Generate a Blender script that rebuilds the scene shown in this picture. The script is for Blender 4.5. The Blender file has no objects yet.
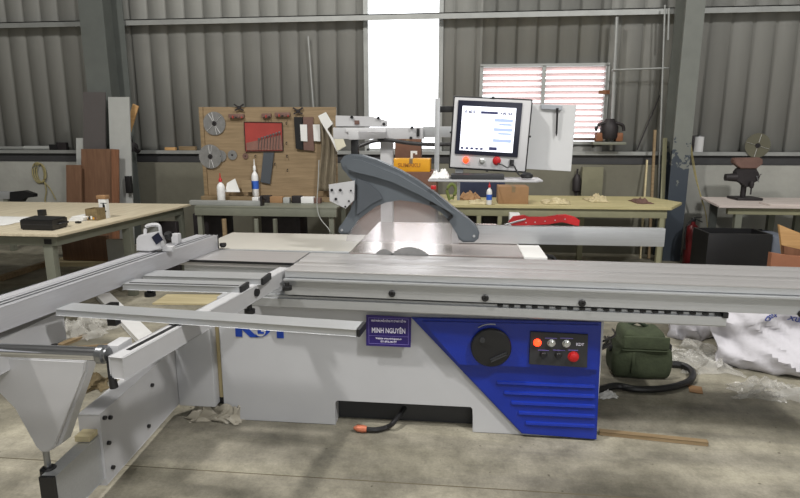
import bpy, bmesh, math, random
from mathutils import Vector, Matrix, noise
random.seed(7)
C = bpy.context.scene
COL = C.collection
PI = math.pi
# ---------------------------------------------------------------- camera
F = 565.0; PIT = math.radians(11.4); YAW = math.radians(6.0); H = 1.54
cd = bpy.data.cameras.new('camera'); cam = bpy.data.objects.new('camera', cd); COL.objects.link(cam)
cd.sensor_width = 36; cd.sensor_fit = 'HORIZONTAL'; cd.lens = 36*F/800; cd.clip_start = .05; cd.clip_end = 200
cam.location = (0, 0, H); cam.rotation_euler = (PI/2-PIT, 0, YAW)
C.camera = cam
# ---------------------------------------------------------------- world, lights, exposure
w = bpy.data.worlds.new('sky'); C.world = w; w.use_nodes = True
w.node_tree.nodes['Background'].inputs[0].default_value = (.95, .97, 1, 1)
w.node_tree.nodes['Background'].inputs[1].default_value = 3.4
def area(name, loc, target, size, power, col=(1, 1, 1), sy=None):
    l = bpy.data.lights.new(name, 'AREA'); o = bpy.data.objects.new(name, l); COL.objects.link(o)
    l.energy = power; l.color = col; l.size = size
    if sy: l.shape = 'RECTANGLE'; l.size_y = sy
    o.location = loc; o.rotation_euler = (Vector(target)-Vector(loc)).to_track_quat('-Z', 'Y').to_euler()
    return o
area('roof_lamp_key', (-3.3, .6, 6.6), (-1.2, 2.6, 0), .32, 360, (1, .97, .92))
area('roof_lamp_right', (3.9, -.6, 6.6), (2.6, 3.4, 0), .5, 400, (1, .98, .95))
area('roof_lamp_back', (-1.0, 5.6, 6.8), (-1.0, 6.4, 0), .9, 120, (1, .97, .9))
area('roof_skylight', (0, -.6, 6.9), (0, .8, 0), 8, 170, (1, .99, .96), 4)  # unseen overhead fill, added to light under the beam and soften shadows
area('open_door_daylight', (1.5, -3.6, 2.6), (0.5, 4, .6), 5, 100, (.97, .98, 1), 3.4)  # unseen soft fill added behind the camera; no door is modelled
C.view_settings.view_transform = 'Standard'; C.view_settings.look = 'None'
C.view_settings.gamma = 1; C.view_settings.use_curve_mapping = False
C.view_settings.exposure = -0.1
# ---------------------------------------------------------------- measuring helpers
_cp, _sp, _ca, _sa = math.cos(PIT), math.sin(PIT), math.cos(YAW), math.sin(YAW)
FW = (-_sa*_cp, _ca*_cp, -_sp); RT = (_ca, _sa, 0); UP = (-_sa*_sp, _ca*_sp, _cp)
def ray(x, y):
    a = (x-400)/F; b = -(y-249)/F
    return [FW[i]+a*RT[i]+b*UP[i] for i in range(3)]
def atz(x, y, z=0.0):
    r = ray(x, y); t = (z-H)/r[2]; return Vector((r[0]*t, r[1]*t, z))
def aty(x, y, Y):
    r = ray(x, y); t = Y/r[1]; return Vector((r[0]*t, Y, H+r[2]*t))
def PY(pts, Y):
    return [(aty(x, y, Y).x, aty(x, y, Y).z) for x, y in pts]
# ---------------------------------------------------------------- materials
def lin(c):
    return tuple(((v/255)/12.92 if v/255 <= .04045 else ((v/255+.055)/1.055)**2.4) for v in c)+(1,)
def M(name, rgb, rough=.5, metal=0., var=.08, scale=6., bump=0., bscale=60., alpha=1., emit=None, estr=1., coat=0, stretch=None, rgb2=None):
    m = bpy.data.materials.new(name); m.use_nodes = True
    nt = m.node_tree; b = nt.nodes['Principled BSDF']
    c = lin(rgb)
    b.inputs['Roughness'].default_value = rough; b.inputs['Metallic'].default_value = metal
    if coat: b.inputs['Coat Weight'].default_value = coat
    tc = nt.nodes.new('ShaderNodeTexCoord'); mp = nt.nodes.new('ShaderNodeMapping')
    nt.links.new(tc.outputs['Object'], mp.inputs[0])
    if stretch: mp.inputs['Scale'].default_value = stretch
    if var > 0:
        n = nt.nodes.new('ShaderNodeTexNoise'); n.inputs['Scale'].default_value = scale; n.inputs['Detail'].default_value = 5
        n.inputs['Roughness'].default_value = .65
        nt.links.new(mp.outputs[0], n.inputs['Vector'])
        r = nt.nodes.new('ShaderNodeValToRGB'); r.color_ramp.elements[0].position = .3; r.color_ramp.elements[1].position = .7
        c2 = lin(rgb2) if rgb2 else tuple(min(1, v*(1+var)) for v in c[:3])+(1,)
        r.color_ramp.elements[0].color = tuple(v*(1-var) for v in c[:3])+(1,)
        r.color_ramp.elements[1].color = c2
        nt.links.new(n.outputs['Fac'], r.inputs[0]); nt.links.new(r.outputs[0], b.inputs['Base Color'])
    else:
        b.inputs['Base Color'].default_value = c
    if bump > 0:
        n2 = nt.nodes.new('ShaderNodeTexNoise'); n2.inputs['Scale'].default_value = bscale; n2.inputs['Detail'].default_value = 4
        nt.links.new(mp.outputs[0], n2.inputs['Vector'])
        bp = nt.nodes.new('ShaderNodeBump'); bp.inputs['Strength'].default_value = bump; bp.inputs['Distance'].default_value = .01
        nt.links.new(n2.outputs['Fac'], bp.inputs['Height']); nt.links.new(bp.outputs[0], b.inputs['Normal'])
    if alpha < 1: b.inputs['Alpha'].default_value = alpha
    if emit:
        b.inputs['Emission Color'].default_value = lin(emit); b.inputs['Emission Strength'].default_value = estr
    return m
def wood(name, a, b_, axis='x', rough=.55, sc=1.0):
    s = {'x': (1, 14, 14), 'y': (14, 1, 14), 'z': (14, 14, 1)}[axis]
    return M(name, a, rough, 0, .12, 2.2*sc, bump=.1, bscale=9, stretch=s, rgb2=b_)
WHITE = M('white_powder_coat', (182, 182, 184), .42, var=.03)
CABW = M('cabinet_white_paint', (184, 185, 188), .38, var=.03, scale=3)
ALU = M('brushed_aluminium', (184, 186, 188), .38, .55, .06, 3, bump=.12, bscale=14, stretch=(1, 40, 40))
ALUY = M('brushed_aluminium_fence', (190, 190, 194), .42, .4, .05, 3, bump=.1, bscale=14, stretch=(40, 1, 40))
ALUTOP = M('polished_slide_top', (186, 184, 184), .34, .5, .1, 2.2, bump=.08, bscale=10, stretch=(1, 60, 20))
IRON = M('ground_iron_table', (218, 208, 204), .2, .75, .1, 2.5, bump=.06, bscale=10, stretch=(1, 40, 10))
LAMI = M('cream_laminate', (176, 173, 165), .42, var=.04, scale=3)
BLUE = M('blue_enamel', (10, 42, 148), .3, var=.08, scale=4, bump=.12, bscale=140, coat=.2)
BLACK = M('black_plastic', (24, 24, 26), .45, var=.1)
DARK = M('charcoal_plastic', (46, 47, 50), .5, var=.1)
GUARD = M('grey_guard_plastic', (86, 92, 98), .42, var=.05, scale=8)
GUARD2 = M('grey_guard_plate', (74, 79, 85), .5, var=.05, scale=8)
CHROME = M('chrome_roller', (215, 217, 222), .12, .95, .02)
STEEL = M('steel', (150, 152, 155), .3, .9, .08)
BSTEEL = M('saw_blade_steel', (138, 138, 138), .4, .4, .15, 20)
RED = M('red_plastic', (180, 24, 28), .4, var=.08)
REDW = M('red_wrench_roll_cloth', (156, 58, 52), .7, var=.1)
GLOW = M('lit_red_lamp', (255, 60, 30), .4, var=0, emit=(255, 60, 25), estr=3.5)
WGLOW = M('silver_button', (190, 192, 190), .25, .6, .05)
OLIVE = M('olive_canvas', (58, 66, 46), .9, var=.2, scale=12, bump=.3, bscale=60)
OLIVE2 = M('olive_canvas_strap', (38, 50, 34), .9, var=.15)
PLY = wood('plywood_board', (134, 114, 86), (152, 131, 102), 'x', .7)
PLY2 = wood('pale_plywood', (184, 170, 132), (204, 192, 156), 'x', .6)
TABTOP = wood('beige_worktop', (196, 184, 158), (216, 206, 182), 'y', .5)
PINKTOP = wood('pinkish_worktop', (196, 184, 178), (214, 204, 198), 'x', .55)
YTOP = wood('yellow_bench_top', (178, 168, 122), (200, 190, 146), 'x', .6)
BROWN = wood('brown_wood_panel', (104, 76, 58), (120, 90, 70), 'z', .5)
BROWN2 = wood('red_brown_wood', (116, 78, 56), (134, 94, 70), 'z', .5)
TANW = wood('tan_timber', (186, 142, 92), (206, 166, 114), 'x', .6)
STICK = wood('grey_brown_stick', (120, 100, 72), (146, 126, 96), 'x', .7)
CARD = M('cardboard', (152, 118, 84), .85, var=.1, scale=6)
CARDD = M('dark_cardboard', (110, 80, 66), .85, var=.15, scale=6)
YEL = M('yellow_carton', (222, 160, 30), .6, var=.08)
GRN = M('grey_green_steel_frame', (122, 124, 112), .5, .2, .1, 5)
GRN2 = M('olive_steel_frame', (140, 138, 112), .55, .1, .1, 5)
PAPER = M('white_paper', (222, 222, 220), .8, var=.04)
LACE = M('grey_laminate_board', (86, 82, 82), .5, var=.05)
PALE = M('pale_laminate_board', (168, 170, 168), .5, var=.05)
COLPAINT = M('column_grey_paint', (94, 98, 95), .6, var=.1, scale=3)
PURL = M('galvanised_purlin', (156, 158, 156), .5, .3, .1, 6)
DOBJ = M('dark_machine_iron', (46, 42, 44), .55, .3, .25, 14)
RUSTY = M('rusty_casting', (112, 86, 78), .65, .2, .2, 10)
SACK = M('white_woven_sack', (196, 194, 200), .7, var=.05, scale=5, bump=.25, bscale=30)
INK = M('blue_sack_ink', (60, 74, 140), .7, var=.2, scale=30)
LOGO = M('logo_blue', (20, 62, 160), .5, var=0)
STK = M('purple_sticker', (42, 26, 104), .4, var=.04)
STKW = M('sticker_white_print', (225, 222, 240), .5, var=0)
STKL = M('sticker_line', (120, 108, 180), .5, var=0)
FILM = M('clear_plastic_film', (206, 204, 198), .18, 0, .1, 9, bump=.4, bscale=18, alpha=.38)
RAG = M('grey_ragged_plastic', (168, 162, 148), .45, var=.15, scale=14, alpha=.85)
CLOTHG = M('dull_cloth', (132, 122, 104), .9, var=.15, scale=10, bump=.3, bscale=30)
HOSE = M('black_rubber_hose', (28, 28, 30), .42, var=.1, bump=.1)
EXT = M('extinguisher_red', (104, 26, 30), .35, var=.05)
LBLUE = M('bottle_blue_label', (50, 96, 190), .5, var=0)
WPL = M('white_bottle_plastic', (226, 226, 226), .35, var=.02)
SLAT = M('louver_slat_paint', (232, 206, 204), .5, var=.03)
ROPE = M('old_rope', (156, 146, 104), .9, var=.2, scale=40)
SCR = M('screen_white', (240, 243, 255), .3, var=0, emit=(240, 244, 255), estr=1.15)
SCRB = M('screen_blue_box', (150, 165, 225), .3, var=0, emit=(150, 164, 228), estr=.8)
SCRD = M('screen_dark_text', (40, 42, 80), .3, var=0, emit=(60, 62, 110), estr=.3)
BEZ = M('dark_blue_bezel', (24, 27, 46), .3, var=.05)
HOUS = M('console_grey_housing', (196, 196, 198), .45, var=.03)
ORNG = M('orange_grip', (128, 82, 52), .6, var=.15, scale=14)
NAVY = M('navy_cloth', (44, 50, 72), .9, var=.15)
# polycarbonate
PC = bpy.data.materials.new('clear_polycarbonate'); PC.use_nodes = True
nt = PC.node_tree; nt.nodes.clear()
_o = nt.nodes.new('ShaderNodeOutputMaterial'); _m = nt.nodes.new('ShaderNodeMixShader'); _t = nt.nodes.new('ShaderNodeBsdfTransparent')
_g = nt.nodes.new('ShaderNodeBsdfPrincipled'); _g.inputs['Base Color'].default_value = (.75, .74, .74, 1); _g.inputs['Roughness'].default_value = .22
_t.inputs[0].default_value = (.93, .92, .93, 1); _n = nt.nodes.new('ShaderNodeTexNoise'); _n.inputs['Scale'].default_value = 5
_mr = nt.nodes.new('ShaderNodeMapRange'); _mr.inputs[3].default_value = .1; _mr.inputs[4].default_value = .3
nt.links.new(_n.outputs['Fac'], _mr.inputs[0]); nt.links.new(_mr.outputs[0], _m.inputs[0])
nt.links.new(_t.outputs[0], _m.inputs[1]); nt.links.new(_g.outputs[0], _m.inputs[2]); nt.links.new(_m.outputs[0], _o.inputs[0])
# ---------------------------------------------------------------- mesh builder
class MB:
    def __init__(s): s.bm = bmesh.new()
    def _bev(s, vs, bev, seg=2):
        if bev > 0:
            vset = set(vs)
            es = [e for e in s.bm.edges if e.verts[0] in vset and e.verts[1] in vset]
            bmesh.ops.bevel(s.bm, geom=es, offset=bev, segments=seg, affect='EDGES', profile=.6)
    def box(s, x0, x1, y0, y1, z0, z1, bev=0, seg=2):
        r = bmesh.ops.create_cube(s.bm, size=1)
        for v in r['verts']:
            v.co = Vector(((x0+x1)/2+v.co.x*(x1-x0), (y0+y1)/2+v.co.y*(y1-y0), (z0+z1)/2+v.co.z*(z1-z0)))
        s._bev(r['verts'], bev, seg); return s
    def bar(s, p0, p1, wd, ht, bev=0, up=(0, 0, 1)):
        p0, p1 = Vector(p0), Vector(p1); d = p1-p0; L = d.length; d.normalize()
        side = d.cross(Vector(up)).normalized(); u = side.cross(d)
        r = bmesh.ops.create_cube(s.bm, size=1)
        for v in r['verts']:
            v.co = (p0+p1)/2 + d*(v.co.x*L) + side*(v.co.y*wd) + u*(v.co.z*ht)
        s._bev(r['verts'], bev); return s
    def prism(s, pts, a, b, axis='y', bev=0):
        def P(q, t):
            if axis == 'y': return Vector((q[0], t, q[1]))
            if axis == 'x': return Vector((t, q[0], q[1]))
            return Vector((q[0], q[1], t))
        va = [s.bm.verts.new(P(q, a)) for q in pts]; vb = [s.bm.verts.new(P(q, b)) for q in pts]
        n = len(pts)
        s.bm.faces.new(va); s.bm.faces.new(vb[::-1])
        for i in range(n): s.bm.faces.new((va[i], vb[i], vb[(i+1) % n], va[(i+1) % n]))
        if bev > 0:
            es = [e for e in s.bm.edges if (e.verts[0] in va and e.verts[1] in va) or (e.verts[0] in vb and e.verts[1] in vb)]
            bmesh.ops.bevel(s.bm, geom=es, offset=bev, segments=2, affect='EDGES')
        return s
    def cyl(s, p0, p1, r, r2=None, seg=20, caps=True):
        p0, p1 = Vector(p0), Vector(p1); r2 = r if r2 is None else r2
        d = p1-p0
        if d.length < 1e-6: return s
        q = d.to_track_quat('Z', 'Y').to_matrix()
        A = []; B = []
        for i in range(seg):
            a = 2*PI*i/seg; o = q @ Vector((math.cos(a), math.sin(a), 0))
            A.append(s.bm.verts.new(p0+o*r)); B.append(s.bm.verts.new(p1+o*r2))
        for i in range(seg): s.bm.faces.new((A[i], A[(i+1) % seg], B[(i+1) % seg], B[i]))
        if caps: s.bm.faces.new(A[::-1]); s.bm.faces.new(B)
        return s
    def lathe(s, prof, base=(0, 0, 0), axis=(0, 0, 1), seg=24):
        base = Vector(base); q = Vector(axis).to_track_quat('Z', 'Y').to_matrix(); rings = []
        for r, h in prof:
            rings.append([s.bm.verts.new(base+q @ Vector((max(r, 1e-4)*math.cos(2*PI*i/seg), max(r, 1e-4)*math.sin(2*PI*i/seg), h))) for i in range(seg)])
        for A, B in zip(rings, rings[1:]):
            for i in range(seg): s.bm.faces.new((A[i], A[(i+1) % seg], B[(i+1) % seg], B[i]))
        s.bm.faces.new(rings[0][::-1]); s.bm.faces.new(rings[-1]); return s
    def tube(s, pts, r, seg=8, smooth=4):
        pts = [Vector(p) for p in pts]
        if smooth and len(pts) > 2:
            o = []
            for i in range(len(pts)-1):
                p0 = pts[max(0, i-1)]; p1 = pts[i]; p2 = pts[i+1]; p3 = pts[min(len(pts)-1, i+2)]
                for k in range(smooth):
                    t = k/smooth
                    o.append(.5*((2*p1)+(p2-p0)*t+(2*p0-5*p1+4*p2-p3)*t*t+(-p0+3*p1-3*p2+p3)*t**3))
            o.append(pts[-1]); pts = o
        rings = []
        for i, p in enumerate(pts):
            d = (pts[min(i+1, len(pts)-1)]-pts[max(i-1, 0)]).normalized()
            a = Vector((0, 0, 1)) if abs(d.z) < .9 else Vector((1, 0, 0))
            u = d.cross(a).normalized(); v = d.cross(u)
            rr = r[i] if isinstance(r, (list, tuple)) else r
            rings.append([s.bm.verts.new(p+u*rr*math.cos(2*PI*k/seg)+v*rr*math.sin(2*PI*k/seg)) for k in range(seg)])
        for A, B in zip(rings, rings[1:]):
            for k in range(seg): s.bm.faces.new((A[k], A[(k+1) % seg], B[(k+1) % seg], B[k]))
        s.bm.faces.new(rings[0][::-1]); s.bm.faces.new(rings[-1]); return s
    def grid(s, f, nu, nv, thick=0.0):
        g = [[s.bm.verts.new(f(i/nu, j/nv)) for j in range(nv+1)] for i in range(nu+1)]
        for i in range(nu):
            for j in range(nv): s.bm.faces.new((g[i][j], g[i+1][j], g[i+1][j+1], g[i][j+1]))
        return s
    def xf(s, m): bmesh.ops.transform(s.bm, matrix=m, verts=s.bm.verts); return s
    def build(s, name, mat, parent=None, smooth=35, solid=0):
        bm = s.bm
        bmesh.ops.recalc_face_normals(bm, faces=bm.faces)
        off = Vector(parent['_o']) if parent is not None and '_o' in parent.keys() else Vector((0, 0, 0))
        if parent is None:
            xs = [v.co for v in bm.verts]
            off = Vector(((min(v.x for v in xs)+max(v.x for v in xs))/2, (min(v.y for v in xs)+max(v.y for v in xs))/2, min(v.z for v in xs)))
        bmesh.ops.translate(bm, vec=-off, verts=bm.verts)
        for f in bm.faces: f.smooth = True
        for e in bm.edges:
            if len(e.link_faces) == 2 and e.calc_face_angle(0) > math.radians(smooth): e.smooth = False
        me = bpy.data.meshes.new(name); bm.to_mesh(me); bm.free()
        me.materials.append(mat)
        o = bpy.data.objects.new(name, me); COL.objects.link(o)
        if parent is None: o.location = off
        else: o.parent = parent
        O[o.name] = off
        if parent is not None: o['_o'] = tuple(off)
        if solid:
            md = o.modifiers.new('solid', 'SOLIDIFY'); md.thickness = solid; md.offset = 0
        return o
O = {}
def tag(o, label, cat, group=None, kind=None):
    o['label'] = label; o['category'] = cat
    if group: o['group'] = group
    if kind: o['kind'] = kind
    o['_o'] = tuple(O.get(o.name, o.location))
    return o
def thing(name, label, cat, loc=(0, 0, 0), group=None):
    o = bpy.data.objects.new(name, None); COL.objects.link(o); o.location = loc; o.empty_display_size = .1
    O[o.name] = Vector(loc)
    return tag(o, label, cat, group)
def struct(mb, name, mat, parent=None, **k):
    o = mb.build(name, mat, parent, **k); o['kind'] = 'structure'; return o
def text(s, name, size, mat, parent, place, bold=0, align='CENTER', ext=.0008, sx=1.0):
    """lettering as its own mesh; place maps (u, v, w) in metres to the world"""
    cu = bpy.data.curves.new(name, 'FONT'); cu.body = s; cu.size = size; cu.align_x = align; cu.align_y = 'CENTER'
    cu.extrude = ext; cu.offset = bold
    t = bpy.data.objects.new('t', cu); COL.objects.link(t)
    dg = bpy.context.evaluated_depsgraph_get(); dg.update()
    me = bpy.data.meshes.new_from_object(t.evaluated_get(dg)); bpy.data.objects.remove(t)
    b = MB(); b.bm.from_mesh(me)
    for v in b.bm.verts: v.co = Vector(place(v.co.x*sx, v.co.y, v.co.z))
    return b.build(name, mat, parent)
def copy_tree(o, parent=None):
    c = o.copy(); COL.objects.link(c); c.parent = parent
    for ch in list(o.children): copy_tree(ch, c)
    return c
# ================================================================ THE SETTING
fm = bpy.data.materials.new('worn_concrete'); fm.use_nodes = True; nt = fm.node_tree; b = nt.nodes['Principled BSDF']
tc = nt.nodes.new('ShaderNodeTexCoord')
def noi(sc, det=6, ro=.6, vec=None, dist=0):
    n = nt.nodes.new('ShaderNodeTexNoise'); n.inputs['Scale'].default_value = sc; n.inputs['Detail'].default_value = det
    n.inputs['Roughness'].default_value = ro; n.inputs['Distortion'].default_value = dist
    nt.links.new(vec or tc.outputs['Object'], n.inputs['Vector']); return n
def ramp(src, p0, c0, p1, c1):
    r = nt.nodes.new('ShaderNodeValToRGB'); r.color_ramp.elements[0].position = p0; r.color_ramp.elements[0].color = c0
    r.color_ramp.elements[1].position = p1; r.color_ramp.elements[1].color = c1; nt.links.new(src, r.inputs[0]); return r
def mix(fac, a, b_, mode='MIX'):
    m = nt.nodes.new('ShaderNodeMix'); m.data_type = 'RGBA'; m.blend_type = mode
    if isinstance(fac, float): m.inputs[0].default_value = fac
    else: nt.links.new(fac, m.inputs[0])
    nt.links.new(a, m.inputs[6]); nt.links.new(b_, m.inputs[7]); return m
mo = nt.nodes.new('ShaderNodeMapping'); mo.inputs['Location'].default_value = (3.7, 5.1, 2.2); nt.links.new(tc.outputs['Object'], mo.inputs[0])
big = ramp(noi(.9, 7, .62, dist=.4, vec=mo.outputs[0]).outputs['Fac'], .34, lin((116, 112, 98)), .64, lin((186, 180, 162)))
mid = ramp(noi(5, 7, .74).outputs['Fac'], .34, (.6, .6, .59, 1), .6, (1, 1, 1, 1))
fine = ramp(noi(70, 4, .7).outputs['Fac'], .3, (.8, .8, .8, 1), .6, (1, 1, 1, 1))
m1 = mix(1.0, big.outputs[0], mid.outputs[0], 'MULTIPLY'); m2 = mix(1.0, m1.outputs[2], fine.outputs[0], 'MULTIPLY')
# sweep streaks
mp = nt.nodes.new('ShaderNodeMapping'); mp.inputs['Scale'].default_value = (.5, 3.5, 1); mp.inputs['Rotation'].default_value = (0, 0, .25)
nt.links.new(tc.outputs['Object'], mp.inputs[0])
st = ramp(noi(1.6, 5, .6, vec=mp.outputs[0], dist=.6).outputs['Fac'], .36, (.74, .74, .76, 1), .6, (1.0, 1.0, .99, 1))
m3 = mix(1.0, m2.outputs[2], st.outputs[0], 'MULTIPLY')
# small dark specks
sp = ramp(noi(26, 2, .5).outputs['Fac'], .24, (.45, .43, .4, 1), .29, (1, 1, 1, 1)); m4 = mix(1.0, m3.outputs[2], sp.outputs[0], 'MULTIPLY')
# saw-cut joints in the slab
sep = nt.nodes.new('ShaderNodeSeparateXYZ'); nt.links.new(tc.outputs['Object'], sep.inputs[0])
def joint(axis, pos, wid):
    a = nt.nodes.new('ShaderNodeMath'); a.operation = 'SUBTRACT'; nt.links.new(sep.outputs[axis], a.inputs[0]); a.inputs[1].default_value = pos
    c = nt.nodes.new('ShaderNodeMath'); c.operation = 'ABSOLUTE'; nt.links.new(a.outputs[0], c.inputs[0])
    d = nt.nodes.new('ShaderNodeMath'); d.operation = 'LESS_THAN'; nt.links.new(c.outputs[0], d.inputs[0]); d.inputs[1].default_value = wid; return d
cur = m4.outputs[2]
dk = nt.nodes.new('ShaderNodeRGB'); dk.outputs[0].default_value = lin((92, 84, 66))
for ax, ps, wd in ((1, 2.28, .0035), (1, 5.3, .005), (0, -3.4, .005), (0, 2.9, .005)):
    j = joint(ax, ps, wd); mm = mix(j.outputs[0], cur, dk.outputs[0]); cur = mm.outputs[2]
nt.links.new(cur, b.inputs['Base Color']); b.inputs['Roughness'].default_value = .62
bp = nt.nodes.new('ShaderNodeBump'); bp.inputs['Strength'].default_value = .25; bp.inputs['Distance'].default_value = .01
nt.links.new(noi(30).outputs['Fac'], bp.inputs['Height']); nt.links.new(bp.outputs[0], b.inputs['Normal'])
XL, XR, YB, YF, ZT = -9.5, 7.0, 7.8, -4.0, 7.2
o = struct(MB().box(XL, XR, YF, YB+.25, -.12, 0), 'floor', fm); 
o.data.transform(Matrix.Translation(o.location)); o.location = (0, 0, 0)
SHEET = M('corrugated_wall_sheet', (146, 146, 142), .55, .1, .07, 1.5, stretch=(2, 1, .35))
ROOF = M('roof_sheet', (110, 110, 106), .7, 0, .05)
MAS = M('painted_masonry', (158, 158, 152), .8, 0, .12, 2.5, bump=.3, bscale=18)
MASD = M('raw_render_masonry', (112, 110, 98), .85, 0, .12, 2.5, bump=.3, bscale=18)
struct(MB().box(XL, XR, YF, YB+.3, ZT, ZT+.08), 'ceiling', ROOF)
struct(MB().box(XL-.1, XL, YF, YB+.2, 0, ZT), 'wall_left', SHEET)
struct(MB().box(XR, XR+.1, YF, YB+.2, 0, ZT), 'wall_right', SHEET)
struct(MB().box(XL, XR, YF-.1, YF, 0, ZT), 'wall_front', SHEET)
# ribbed metal cladding with a tall opening and a louver opening
WY = 7.78
WX0, WX1 = aty(366.5, 80, WY).x, aty(440.5, 80, WY).x
LX0, LX1 = aty(481, 90, WY).x, aty(606, 90, WY).x
LZ0, LZ1 = aty(540, 142, WY).z, aty(540, 66, WY).z
def zranges(x):
    if WX0 < x < WX1: return [(0.9, 1.3), (5.2, ZT)]
    if LX0 < x < LX1: return [(0.9, LZ0), (LZ1, ZT)]
    return [(0.9, ZT)]
xs = []
P = .262; x = XL; prof = []
while x < XR:
    prof += [(x, 0), (x+P-.052, 0), (x+P-.038, .022), (x+P-.014, .022)]; x += P
prof.append((x, 0))
cuts = sorted([WX0, WX1, LX0, LX1]); out = []
for (a, d), (a2, d2) in zip(prof, prof[1:]):
    pts = [(a, d)]+[(c, d+(d2-d)*(c-a)/(a2-a)) for c in cuts if a < c < a2]+[(a2, d2)]
    out += list(zip(pts, pts[1:]))
wb = MB()
for (a, d), (a2, d2) in out:
    for z0, z1 in zranges((a+a2)/2):
        v = [wb.bm.verts.new(c) for c in ((a, WY+d, z0), (a2, WY+d2, z0), (a2, WY+d2, z1), (a, WY+d, z1))]
        wb.bm.faces.new(v)
bmesh.ops.remove_doubles(wb.bm, verts=wb.bm.verts, dist=1e-5)
struct(wb, 'wall_back', SHEET, smooth=10, solid=.003)
# masonry dado
mx = aty(135, 180, 7.6).x
struct(MB().box(XL, -5.0, 7.58, 7.78, 0, 1.165, .006), 'wall_back_dado_left', MAS)
struct(MB().box(-5.0, 2.75, 7.58, 7.78, 0, 1.165, .006), 'wall_back_dado_middle', MASD)
struct(MB().box(2.75, XR, 7.58, 7.78, 0, 1.165, .006), 'wall_back_dado_right', MAS)
# purlins
def purlin(n, z, x0, x1, d=.17):
    m = MB().box(x0, x1, WY-d, WY-.005, z-.012, z).box(x0, x1, WY-d, WY-d+.008, z-.075, z)
    return struct(m, n, PURL)
purlin('trim_1', 3.06, XL, XR)
PD = M('shaded_purlin_web', (60, 60, 62), .6, 0, .1)  # dark tone stands in for shade on the recessed girt web
struct(MB().box(XL, XR, 7.61, 7.765, 1.285, 1.33), 'trim_2', PURL)
struct(MB().box(XL, XR, 7.66, 7.765, 1.17, 1.285), 'trim_3', PD)
purlin('trim_4', 4.9, XL, XR)
fr = MB()
for xx in (WX0, WX1): fr.box(xx-.03, xx+.03, WY-.03, WY+.06, 1.3, 5.2)
fr.box(WX0, WX1, WY-.03, WY+.06, 1.3, 1.36).box(WX0, WX1, WY-.03, WY+.06, 5.14, 5.2)
struct(fr, 'window_1', PURL)
# louver
xm = aty(543, 90, WY).x
fr = MB()
for xx in (LX0, xm, LX1): fr.box(xx-.022, xx+.022, WY-.04, WY+.09, LZ0, LZ1)
fr.box(LX0-.02, LX1+.02, WY-.04, WY+.09, LZ0-.03, LZ0+.01).box(LX0-.02, LX1+.02, WY-.04, WY+.09, LZ1-.01, LZ1+.025)
lw = struct(fr, 'window_2', PURL); lw['_o'] = tuple(lw.location)
NS = 13
sl = MB()
for i in range(NS):
    z = LZ0+(i+.5)*(LZ1-LZ0)/NS
    sl.prism([(WY-.02, z+.017), (WY-.022, z+.021), (WY+.058, z-.017), (WY+.06, z-.021)], LX0+.022, xm-.022, 'x')
    sl.prism([(WY-.02, z+.017), (WY-.022, z+.021), (WY+.058, z-.017), (WY+.06, z-.021)], xm+.022, LX1-.022, 'x')
struct(sl, 'louver_slat', SLAT, lw)
# H columns
def column(nm, x0, x1, yf, mat):
    m = MB().box(x0, x1, yf, yf+.014, 0, ZT).box(x0, x1, 7.54, 7.555, 0, ZT).box((x0+x1)/2-.006, (x0+x1)/2+.006, yf+.014, 7.54, 0, ZT)
    return struct(m, nm, mat)
column('trim_5', aty(84, 60, 7.1).x, aty(102, 40, 7.1).x+.05, 7.1, COLPAINT)
CP = M('column_flaking_paint', (112, 115, 110), .6, 0, .1, 3)
nt = CP.node_tree; b = nt.nodes['Principled BSDF']; tc = nt.nodes['Texture Coordinate']
sep = nt.nodes.new('ShaderNodeSeparateXYZ'); nt.links.new(tc.outputs['Object'], sep.inputs[0])
mr = nt.nodes.new('ShaderNodeMapRange'); mr.inputs[1].default_value = 1.7; mr.inputs[2].default_value = .6; nt.links.new(sep.outputs[2], mr.inputs[0])
n = nt.nodes.new('ShaderNodeTexNoise'); n.inputs['Scale'].default_value = 14; n.inputs['Detail'].default_value = 6; nt.links.new(tc.outputs['Object'], n.inputs['Vector'])
mu = nt.nodes.new('ShaderNodeMath'); mu.operation = 'MULTIPLY_ADD'; nt.links.new(mr.outputs[0], mu.inputs[0]); mu.inputs[1].default_value = .75; nt.links.new(n.outputs['Fac'], mu.inputs[2])
rp = nt.nodes.new('ShaderNodeValToRGB'); rp.color_ramp.elements[0].position = .80; rp.color_ramp.elements[1].position = .84
nt.links.new(mu.outputs[0], rp.inputs[0])
mx_ = nt.nodes.new('ShaderNodeMix'); mx_.data_type = 'RGBA'; nt.links.new(rp.outputs[0], mx_.inputs[0])
old = b.inputs['Base Color'].links[0].from_socket; nt.links.new(old, mx_.inputs[6]); mx_.inputs[7].default_value = lin((54, 62, 72))
nt.links.new(mx_.outputs[2], b.inputs['Base Color'])
column('trim_6', aty(681, 60, 7.2).x, aty(700, 60, 7.2).x, 7.2, CP)
# wall rods and conduits
def rod(lbl, cat, nm, pts, r, mat, g=None):
    m = MB().tube(pts, r, 8, 0); o = m.build(nm, mat); return tag(o, lbl, cat, g)
rod('thin pale conduit pipe running up beside the right steel column', 'pipe', 'conduit_pipe', [aty(665, 5, 7.5), aty(657, 235, 7.5)], .011, PURL)
rod('pale vertical pipe reaching above and below the upper girt near the right column', 'pipe', 'conduit_pipe', [aty(669, 8, 7.5), aty(668, 40, 7.5)], .012, PURL)
rod('light grey vertical angle bar right of the louver window', 'pipe', 'wall_strut', [aty(617, 17, 7.55), aty(611, 150, 7.55)], .02, PURL)
rod('thin horizontal rod from louver corner to right column', 'rod', 'tie_rod', [aty(612, 70, 7.52), aty(669, 68, 7.52)], .011, PURL)
rod('dark diagonal rod leaning below the tie rod beside the louver', 'rod', 'brace_rod', [aty(660, 95, 7.7), aty(637, 150, 7.7)], .008, DOBJ)
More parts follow.
